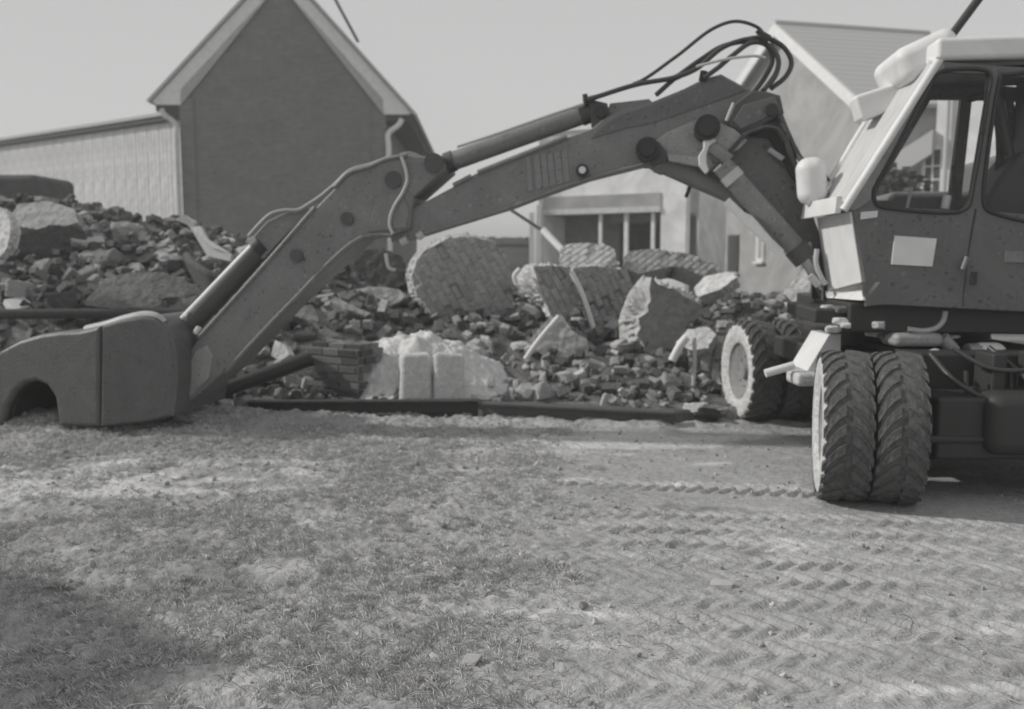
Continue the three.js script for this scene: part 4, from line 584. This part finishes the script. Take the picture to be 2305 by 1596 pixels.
{ // dark ribbed lump of bundled hoses left of the arm
  const t = thing('hose_coil', 'dark half-buried coil of ridged hose beside the arm in the left heap', 'hose coil', [0, 0, 0]);
  for (let k = 0; k < 6; k++) { const f = k * 9; part('strand', tube([atDepth(420 + f * 0.3, 575 + f, 12.1), atDepth(440 + f * 0.4, 598 + f * 0.9, 11.7), atDepth(480, 622 + f * 0.7, 11.5), atDepth(530, 636 + f * 0.55, 11.6), atDepth(575, 636 + f * 0.4, 12)], 0.055, 40), M.conDark, t); }
  const p = thing('white_plank', 'bent white plank slanting down the left heap beside the arm', 'plank', [0, 0, 0]);
  part('board', [quadPrism([atDepth(428, 512, 12.4), atDepth(450, 508, 12.4), atDepth(476, 556, 12.2), atDepth(520, 572, 12.1), atDepth(518, 588, 12.1), atDepth(466, 576, 12.2)], 0.06, V(0.2, -0.2, -1).normalize())], M.wood, p); part('cap_piece', [quadPrism([atDepth(390, 494, 12.6), atDepth(414, 484, 12.6), atDepth(440, 500, 12.6), atDepth(432, 520, 12.6), atDepth(420, 505, 12.6)], 0.08, V(0, 0, -1))], M.lime, p);
  const s = thing('timber_pole', 'slanting pole rising from the pale ribbed lump, white at its foot', 'pole', [0, 0, 0]);
  part('shaft', rod(atDepth(1140, 466, 12.4), atDepth(1226, 522, 12.1), 0.022), M.darkWall, s); part('white_foot', rod(atDepth(1222, 518, 12.1), atDepth(1296, 596, 11.7), 0.05, 0.045), M.white, s);
  for (const [lab, pts, r, m] of [['thin white rod leaning across the wedge-shaped lump', [[1182, 808], [1215, 762], [1258, 712]], 0.03, M.white], ['short thick white bar on the round slab behind the far wheel', [[1512, 812], [1530, 778], [1545, 758]], 0.045, M.white], ['thin upright pale rod before the slab behind the far wheel', [[1562, 760], [1563, 820], [1560, 868]], 0.022, M.hosePale], ['bent pale strip on top right of the large round slab', [[1170, 605], [1158, 620], [1162, 640]], 0.03, M.white], ['white strip painting the lit edge of the tall leaning ribbed slab', [[1286, 612], [1310, 662], [1336, 738]], 0.032, M.white], ['pale bar hanging under the dark upright slab', [[868, 570], [876, 604], [890, 608]], 0.022, M.hosePale]]) { const z = lab.includes('far wheel') ? 9.5 : lab.includes('wedge') ? 10.1 : lab.includes('hanging') ? 12 : 10.95; tag(part('rod_and_lit_edge', tube(pts.map((p) => atDepth(p[0], p[1], z)), r, 20), m, scene), lab, 'rod'); }  // white strip on the leaning slab is a painted sunlit edge
}
{ // masonry block: bricks round a mortar core
  const c = atDepth(778, 830, 9.75), t = thing('masonry_block', 'lump of dark brickwork in courses at the left end of the white sand', 'masonry block', [c.x, c.y - 0.27, c.z]); t.rotation.y = -0.42; t.rotation.z = -0.02;
  const w = 0.62, h = 0.52, d = 0.42; part('mortar', box(-w / 2 + 0.012, w / 2 - 0.012, 0, h - 0.01, -d / 2 + 0.012, d / 2 - 0.012), M.con[1], t);
  const bm = [0.1, 0.14, 0.19, 0.26].map((g) => mat(g, { map: rep(crete, 3), roughness: 0.95, bumpMap: rep(fine, 5), bumpScale: 0.006 })); let n = 0; seed = 77;
  const bg = [0.2, 0.1].map((l) => boxUV(new RoundedBoxGeometry(l, 0.072, 0.1, 2, 0.008)));
  const lay = (x, y, z, ry, half) => { if (rnd() < 0.05) return; const m = new THREE.Mesh(bg[half ? 1 : 0], bm[Math.floor(rnd() * 4)]); m.name = n ? `brick_${String(n).padStart(3, '0')}` : 'brick'; n++; m.position.set(x + rr(-.006, .006), y, z + rr(-.008, .012)); m.rotation.set(0, ry + rr(-.03, .03), rr(-.02, .02)); t.add(shade(m)); };
  for (let r = 0; r < 6; r++) { const y = 0.04 + r * 0.086, o = r % 2 ? 0.105 : 0; for (let k = 0; k < 3; k++) { const x = -w / 2 + 0.1 + k * 0.21 + (o ? -0.05 : 0); lay(x, y, d / 2 - 0.035, 0); } if (o) lay(w / 2 - 0.06, y, d / 2 - 0.035, 0, true); for (let k = 0; k < 2; k++) lay(w / 2 - 0.035, y, d / 2 - 0.19 - k * 0.21 + (o ? 0.06 : 0), Math.PI / 2); }
  for (let k = 0; k < 3; k++) for (let j = 0; j < 3; j++) lay(-w / 2 + 0.1 + k * 0.21, h + 0.01, -d / 2 + 0.09 + j * 0.13, 0);
}
{ // white sand heap and the two pale blocks in it
  const nx = 220, nz = 120, pos = [], idx = [];
  const c0 = -1.05, z0 = -10.2; for (let j = 0; j <= nz; j++) for (let i = 0; i <= nx; i++) { const x = lerp(-2.9, 0.8, i / nx), z = lerp(-9.3, -11.2, j / nz), u = (x - c0) / 1.3, v = (z - z0) / 0.9, r = Math.hypot(u, v), b = mound(x, z); let y = Math.max(b - 0.05, 0.1 + 0.72 * Math.max(-0.3, 1 - Math.pow(r, 1.4)) * (1 + 0.4 * fbm(x * 3, 1, z * 3, 3)) + 0.045 * fbm(x * 9, 3, z * 9, 4) + 0.035 * fbm(x * 30, 7, z * 30, 2)); if (i === 0 || j === 0 || i === nx || j === nz) y = b - 0.1; pos.push(x, y, z); }
  for (let j = 0; j < nz; j++) for (let i = 0; i < nx; i++) { const a = j * (nx + 1) + i; idx.push(a, a + 1, a + nx + 1, a + 1, a + nx + 2, a + nx + 1); }
  const g = new THREE.BufferGeometry(); g.setAttribute('position', new THREE.Float32BufferAttribute(pos, 3)); g.setIndex(idx); g.computeVertexNormals(); const m = new THREE.Mesh(boxUV(g), M.lime); m.name = 'sand_heap'; tag(m, 'low heap of white sand in front of the large round slab', 'sand heap'); scene.add(shade(m));
  for (const [x, lab, w] of [[934, 'left of two pale rounded blocks sunk in the white sand', 0.34], [1008, 'right of two pale rounded blocks sunk in the white sand', 0.33]]) { const c = atDepth(x, 888, 9.42), k = thing('pale_block', lab, 'stone block', [c.x, 0.1, c.z]); k.rotation.y = 0.22; k.rotation.x = -0.12; const q = new RoundedBoxGeometry(w, 0.54, 0.26, 6, 0.05), p = q.attributes.position; for (let i = 0; i < p.count; i++) { const s = 1 + 0.12 * N3(p.getX(i) * 6 + x, p.getY(i) * 6, p.getZ(i) * 6) - 0.12 * (p.getY(i) + 0.27); p.setXYZ(i, p.getX(i) * s, p.getY(i) * s + 0.27, p.getZ(i) * s); } q.computeVertexNormals(); part('block', q, M.con[3], k); }
}
{ // dark girder along the foot of the heap and its continuation under the arm
  const g = thing('steel_girder', 'long dark girder lying along the foot of the heap between bucket and sand', 'girder', [0, 0, 0]);
  const a = V(-2.7, 0, -9.12), b = V(-0.35, 0, -9.18), ht = 0.165; const L = b.x - a.x; g.position.copy(a); g.rotation.y = 0.025;
  part('web', box(0, L, 0.02, ht - 0.015, -0.02, 0.0), M.black, g); part('flange', box(0, L, ht - 0.02, ht, -0.09, 0.06), M.soilDark, g); part('flange', box(0, L, 0.0, 0.02, -0.09, 0.06), M.black, g);
  const g2 = thing('steel_girder', 'shorter dark girder lying askew right of the long one, half sunk in the soil', 'girder', [0, 0, 0]); { const L2 = 1.95; g2.position.set(-0.3, -0.01, -9.12); g2.rotation.y = -0.3; part('web', box(0, L2, 0.02, 0.14, -0.02, 0), M.paintDark, g2); part('flange', box(0, L2, 0.14, 0.16, -0.09, 0.06), M.paintDark, g2); part('flange', box(0, L2, 0, 0.02, -0.09, 0.06), M.paintDark, g2); }
  const t = thing('beam_and_shade_strip', 'dark beam sloping from the bucket up to the masonry block', 'beam', [0, 0, 0]); const p = atDepth(380, 922, 9.0), q = atDepth(700, 806, 9.6); part('dark_rod', rod(p, q, 0.075, 0.085, 8), M.black, t);
  const s = thing('beam_and_shade_strip', 'long dark strip painting deep shade across the left heap just above the bucket', 'beam', [0, 0, 0]); part('dark_rod', [rod(atDepth(-120, 708, 10.4), atDepth(490, 703, 10.7), 0.07, 0.06, 6)], M.woodDark, s);  // dark bar painting the deep shade under a ledge of the heap
}
{ // soil shelf of the left heap
  slab('soil_bank', 'smooth bank of grey soil above the bucket in the left heap', [[190, 690], [230, 640], [290, 622], [370, 622], [440, 650], [500, 690], [440, 704], [260, 704]], 11.1, 0, 0.75, 0.6, M.soil, { seed: 31, rough: 0.05, bulge: 0.1, cat: 'soil bank' });
  const c = atDepth(20, 430, 16), t = thing('dark_tank', 'dark box-shaped tank showing behind the top of the left heap', 'tank', [c.x, 0, c.z]); part('body', new RoundedBoxGeometry(2.4, 0.5, 1.4, 4, 0.12).translate(-0.35, c.y - 0.02, 0), M.darkWall, t); part('leg', [box(-1.3, -1.1, 0, c.y - 0.2, -0.4, 0.4)], M.dark, t); part('leg', [box(0.4, 0.6, 0, c.y - 0.2, -0.4, 0.4)], M.dark, t);
}
// loose lumps one could pick up
const LOOSE = [];
function lumps(n, sd, x0, x1, y0, y1, s0, s1, tones, where, group) {
  seed = sd;
  for (let i = 0, tries = 0; i < n && tries < n * 6; tries++) {
    const px = rr(x0, x1), py = rr(y0, y1), k = rnd(), gi = Math.floor(rnd() * ROCKS.length), tone = tones[Math.floor(rnd() * tones.length)], e = [rr(-0.5, 0.5), rr(0, 6.28), rr(-0.5, 0.5)], s = lerp(s0, s1, k * k);
    const p = onMound(px, py); if (!p) continue;
    const m = new THREE.Mesh(ROCKS[gi], tone); m.name = numbered('concrete_lump'); m.position.copy(p).add(V(0, s * 0.2, 0)); m.rotation.set(...e); m.scale.setScalar(s);
    const look = `${k > 0.75 ? 'large' : k > 0.4 ? 'middling' : 'small'} ${tone === M.conDark ? 'dark' : tone === M.conFace ? 'dull grey' : tone === M.con[0] ? 'grey' : tone === M.con[1] ? 'light grey' : tone === M.con[2] ? 'pale' : 'whitish'} ${gi % 3 === 1 ? 'flat ' : ''}lump`;
    LOOSE.push([px, look, where(px, py), m]); tag(m, null, 'concrete lump', group); scene.add(shade(m)); i++;
  }
}
const band = (v, a, b, lo, mid, hi) => v < a ? lo : v < b ? mid : hi;
lumps(105, 901, -20, 560, 460, 700, 0.08, 0.3, [cs[0], M.conFace, cs[1], cs[2], M.conDark, M.conDark, M.conDark, M.conFace, M.conDark], (x, y) => band(y, 545, 625, 'high', 'midway', 'low') + ' on the left heap ' + band(x, 190, 380, 'by the dark block', 'before the shed', 'beside the arm'), 'lumps on the left heap');
lumps(60, 902, 560, 930, 560, 790, 0.07, 0.24, [cs[0], cs[1], cs[2], M.conDark, M.conFace, M.conDark], (x, y) => band(y, 640, 710, 'high', 'midway', 'low') + ' between arm and round ribbed slab, ' + band(x, 700, 820, 'arm side', 'middle', 'slab side'), 'lumps between the arm and the round ribbed slab');
lumps(85, 903, 1060, 1560, 690, 905, 0.05, 0.2, [cs[1], cs[2], cs[2], cs[3], cs[0]], (x, y) => band(y, 780, 845, 'close under', 'below', 'well below') + ' the ' + band(x, 1200, 1370, 'narrow ribbed slab', 'wedge-shaped lump', 'thick round slab'), 'lumps below the leaning ribbed slabs');
lumps(50, 904, 1540, 1860, 640, 940, 0.06, 0.2, [cs[1], cs[2], cs[3], M.conDark], (x, y) => band(y, 740, 840, 'high', 'midway', 'low') + ' behind the far wheel, ' + band(x, 1640, 1740, 'left of the tyre', 'at the tyre', 'right of the tyre'), 'lumps behind the far wheel');
lumps(40, 905, 440, 900, 790, 915, 0.04, 0.13, [cs[1], cs[2], cs[0]], (x, y) => band(y, 840, 880, 'just above', 'beside', 'under') + ' the sloping dark beam, ' + band(x, 560, 690, 'bucket end', 'middle', 'brickwork end'), 'small lumps along the sloping dark beam');
{ // each told apart by look and place, else by its order from the left
  const by = new Map(), ord = ['leftmost', 'second from left', 'third from left', 'fourth from left', 'fifth from left', 'sixth from left', 'seventh from left', 'eighth from left'];
  for (const l of LOOSE) { const k = l[1] + ' ' + l[2]; if (!by.has(k)) by.set(k, []); by.get(k).push(l); }
  for (const [k, a] of by) { a.sort((p, q) => p[0] - q[0]); a.forEach((l, i) => { l[3].userData.label = a.length === 1 ? k : `${ord[i]} ${k}`; }); }
}
{ // single bright pieces
  for (const [x, y, s, m, lab] of [[264, 690 - 72, 0.16, M.lime, 'bright small lump in the left heap above the soil bank'], [40, 690, 0.2, cs[3], 'pale hooked lump low at the far left of the heap'], [480, 530, 0.16, M.lime, 'bright lump at the top of the left heap beside the plank'], [512, 545, 0.14, cs[3], 'pale lump at the top of the left heap next to the arm'], [1182, 830, 0.07, M.lime, 'small white cube-like piece below the wedge-shaped lump'], [1290, 850, 0.15, cs[3], 'pale ring-shaped lump right of the small white piece'], [1745, 690, 0.2, cs[2], 'grey lump resting left of the white slab by the boom foot'], [185, 590, 0.2, cs[2], 'pale rounded lump on the dark block of the left heap']]) { const p = onMound(x, y); if (!p) continue; const o = new THREE.Mesh(ROCKS[Math.floor(x) % 18], m); o.name = numbered('concrete_lump'); o.position.copy(p); o.scale.setScalar(s); o.rotation.set(0.3, x, 0.2); tag(o, lab, 'concrete lump'); scene.add(shade(o)); }
}
{ // crumbs nobody could count
  seed = 555; const g = rockGeo(999, 2, 6, 1, 0.7, 0.85, 0.08), n = 5200, im = new THREE.InstancedMesh(g, mat(1, { map: rep(crete, 0.5), roughness: 1 }), n), m4 = new THREE.Matrix4(), q = new THREE.Quaternion(), c = new THREE.Color(); seed = 556;
  for (let i = 0; i < n; i++) { const x = rr(-10, 6), d = Math.pow(rnd(), 1.3) * 5.6, z = edgeZ(x) - (x > -0.5 ? 0.34 : 0.12) - d, s = 0.012 + 0.10 * Math.pow(rnd(), 3); q.setFromEuler(new THREE.Euler(rr(0, 6), rr(0, 6), rr(0, 6))); m4.compose(V(x, mound(x, z) + s * 0.3, z), q, V(s * rr(0.7, 1.5), s * rr(0.5, 1.1), s)); im.setMatrixAt(i, m4); const a = 0.07 + 0.62 * rnd() * rnd() + (x > -0.6 && d < 1.6 ? 0.16 : 0); im.setColorAt(i, c.setRGB(a, a, a)); }
  const bk = new THREE.BoxGeometry(0.2, 0.068, 0.098), n5 = 1500, im5 = new THREE.InstancedMesh(boxUV(bk), mat(1, { map: rep(crete, 2), roughness: 1 }), n5);
  for (let i = 0; i < n5; i++) { let x, d; do { x = rr(-9.5, 4.4); d = 0.5 + Math.pow(rnd(), 1.1) * 4.8; } while (x > -2.4 && x < 0.4 && d < 1.7); const z = edgeZ(x) - d, k = rr(0.45, 1.15); q.setFromEuler(new THREE.Euler(rr(-0.7, 0.7), rr(0, 6.3), rr(-0.7, 0.7))); m4.compose(V(x, mound(x, z) + 0.03 + 0.07 * rnd(), z), q, V(k * (rnd() < 0.4 ? 0.5 : 1), rr(0.9, 1.3), rr(0.8, 1.2))); im5.setMatrixAt(i, m4); const a = 0.08 + 0.5 * rnd() * rnd(); im5.setColorAt(i, c.setRGB(a, a, a)); }
  im5.name = 'brick_rubble'; tag(im5, null, null, null, 'stuff'); scene.add(shade(im5));
  im.name = 'rubble'; tag(im, null, null, null, 'stuff'); scene.add(shade(im));
  const n2 = 3600, im2 = new THREE.InstancedMesh(g, mat(1, { roughness: 1 }), n2);
  for (let i = 0; i < n2; i++) { const x = rr(-5, 5), z = -lerp(2.4, 9, Math.pow(rnd(), 0.8)), s = (0.004 + 0.02 * Math.pow(rnd(), 4)) * (x < 0.4 ? 1.2 : 0.8); q.setFromEuler(new THREE.Euler(rr(0, 6), rr(0, 6), rr(0, 6))); m4.compose(V(x, yardHeight(x, z) + s * 0.3, z), q, V(s, s, s)); im2.setMatrixAt(i, m4); const a = rr(0.24, 0.5); im2.setColorAt(i, c.setRGB(a, a, a)); }
  im2.name = 'gravel'; tag(im2, null, null, null, 'stuff'); scene.add(shade(im2));
  // dry stalks
  const bl = tube([V(0, 0, 0), V(0.03, 0.012, 0), V(0.06, 0.014, 0.006), V(0.09, 0.004, 0.0)], 0.0019, 6, 4), n3 = 1700, im3 = new THREE.InstancedMesh(bl, mat(1, { roughness: 0.9 }), n3);
  for (let i = 0; i < n3; i++) { let x, z; do { x = rr(-3.4, 2.2); z = -lerp(2.5, 8, Math.pow(rnd(), 1.2)); } while (fbm(x * 1.3, 61, z * 1.3, 3) + 0.25 * Math.exp(-(((x + 0.8) / 0.9) ** 2 + ((z + 3.6) / 0.8) ** 2)) < 0.0 || (x > 1 && rnd() < 0.7)); const s = rr(0.5, 1.3); q.setFromEuler(new THREE.Euler(rr(-0.4, 0.4), rr(0, 6.28), rr(-0.2, 0.5))); m4.compose(V(x, yardHeight(x, z) - 0.003, z), q, V(s, s, s)); im3.setMatrixAt(i, m4); const a = rr(0.3, 0.5); im3.setColorAt(i, c.setRGB(a, a, a)); }
  im3.name = 'dry_grass'; tag(im3, null, null, null, 'stuff'); scene.add(shade(im3));
  // short dry turf on the left half of the yard
  const bl2 = []; for (let k = 0; k < 9; k++) { const a = k * 0.7 + rr(0, 0.4), l = rr(0.01, 0.027), o = rr(0.003, 0.016), w = 0.0018, cx = Math.cos(a), sx = Math.sin(a), lean = rr(0.3, 1.1); const P0 = V(cx * o - sx * w, 0, sx * o + cx * w), P1 = V(cx * o + sx * w, 0, sx * o - cx * w), P2 = V(cx * (o + l * lean * 0.4), l * 0.65, sx * (o + l * lean * 0.4)), P3 = V(cx * (o + l * lean), l * 0.9, sx * (o + l * lean)); const g2 = new THREE.BufferGeometry(); g2.setAttribute('position', new THREE.Float32BufferAttribute([...P0.toArray(), ...P1.toArray(), ...P2.toArray(), ...P2.toArray(), ...P1.toArray(), ...P3.toArray()], 3)); g2.computeVertexNormals(); bl2.push(g2); }
  const tg = mergeGeometries(bl2), n4 = 19000, im4 = new THREE.InstancedMesh(tg, mat(1, { roughness: 0.9 }), n4);
  for (let i = 0; i < n4; i++) { let x, z; do { z = -lerp(2.4, 8.6, Math.pow(rnd(), 0.9)); x = rr(-5.4, 1.1); } while (x > 0.45 - 0.05 * (z + 6) + 0.5 * N3(z * 1.7, 3, 5) - 1.5 * rnd() * rnd() || Math.abs(x) > -z * 0.62 + 0.3 || 1.5 * fbm(x * 1.5, 71, z * 1.9, 3) + 0.28 - 0.45 * Math.exp(-(((x + 3.2) / 1.6) ** 2 + ((z + 6.3) / 0.8) ** 2)) < rnd() * 0.8); const s = rr(0.6, 1.5); q.setFromEuler(new THREE.Euler(0, rr(0, 6.28), 0)); m4.compose(V(x, yardHeight(x, z) - 0.004, z), q, V(s, s * rr(0.7, 1.2), s)); im4.setMatrixAt(i, m4); const a = rr(0.34, 0.7); im4.setColorAt(i, c.setRGB(a, a, a)); }
  im4.name = 'grass'; tag(im4, null, null, null, 'stuff'); scene.add(shade(im4));
  // flat bright stones in the yard that stand out singly
  for (const [x, y, s, lab] of [[1630, 1318, 0.10, 'flat white stone in the yard, largest of the foreground'], [1060, 1502, 0.07, 'flat pale stone at the bottom centre of the yard'], [490, 1438, 0.06, 'flat pale stone at the lower left of the yard'], [748, 1462, 0.035, 'rounded pale pebble left of the pale stone at bottom centre'], [552, 1168, 0.018, 'tiny white pebble in the middle left of the yard'], [68, 966, 0.05, 'small pale stone below the bucket at the left edge']]) { const p = onPlane(x, y, V(0, 0, 0), V(0, 1, 0)), o = new THREE.Mesh(ROCKS[(x >> 2) % 18], M.con[3]); o.name = numbered('stone'); o.position.set(p.x, yardHeight(p.x, p.z) + 0.004, p.z); o.scale.set(s * 0.9, s * 0.4, s * 0.7); o.rotation.y = x; tag(o, lab, 'stone'); scene.add(shade(o)); }
}
renderer.render(scene, camera);
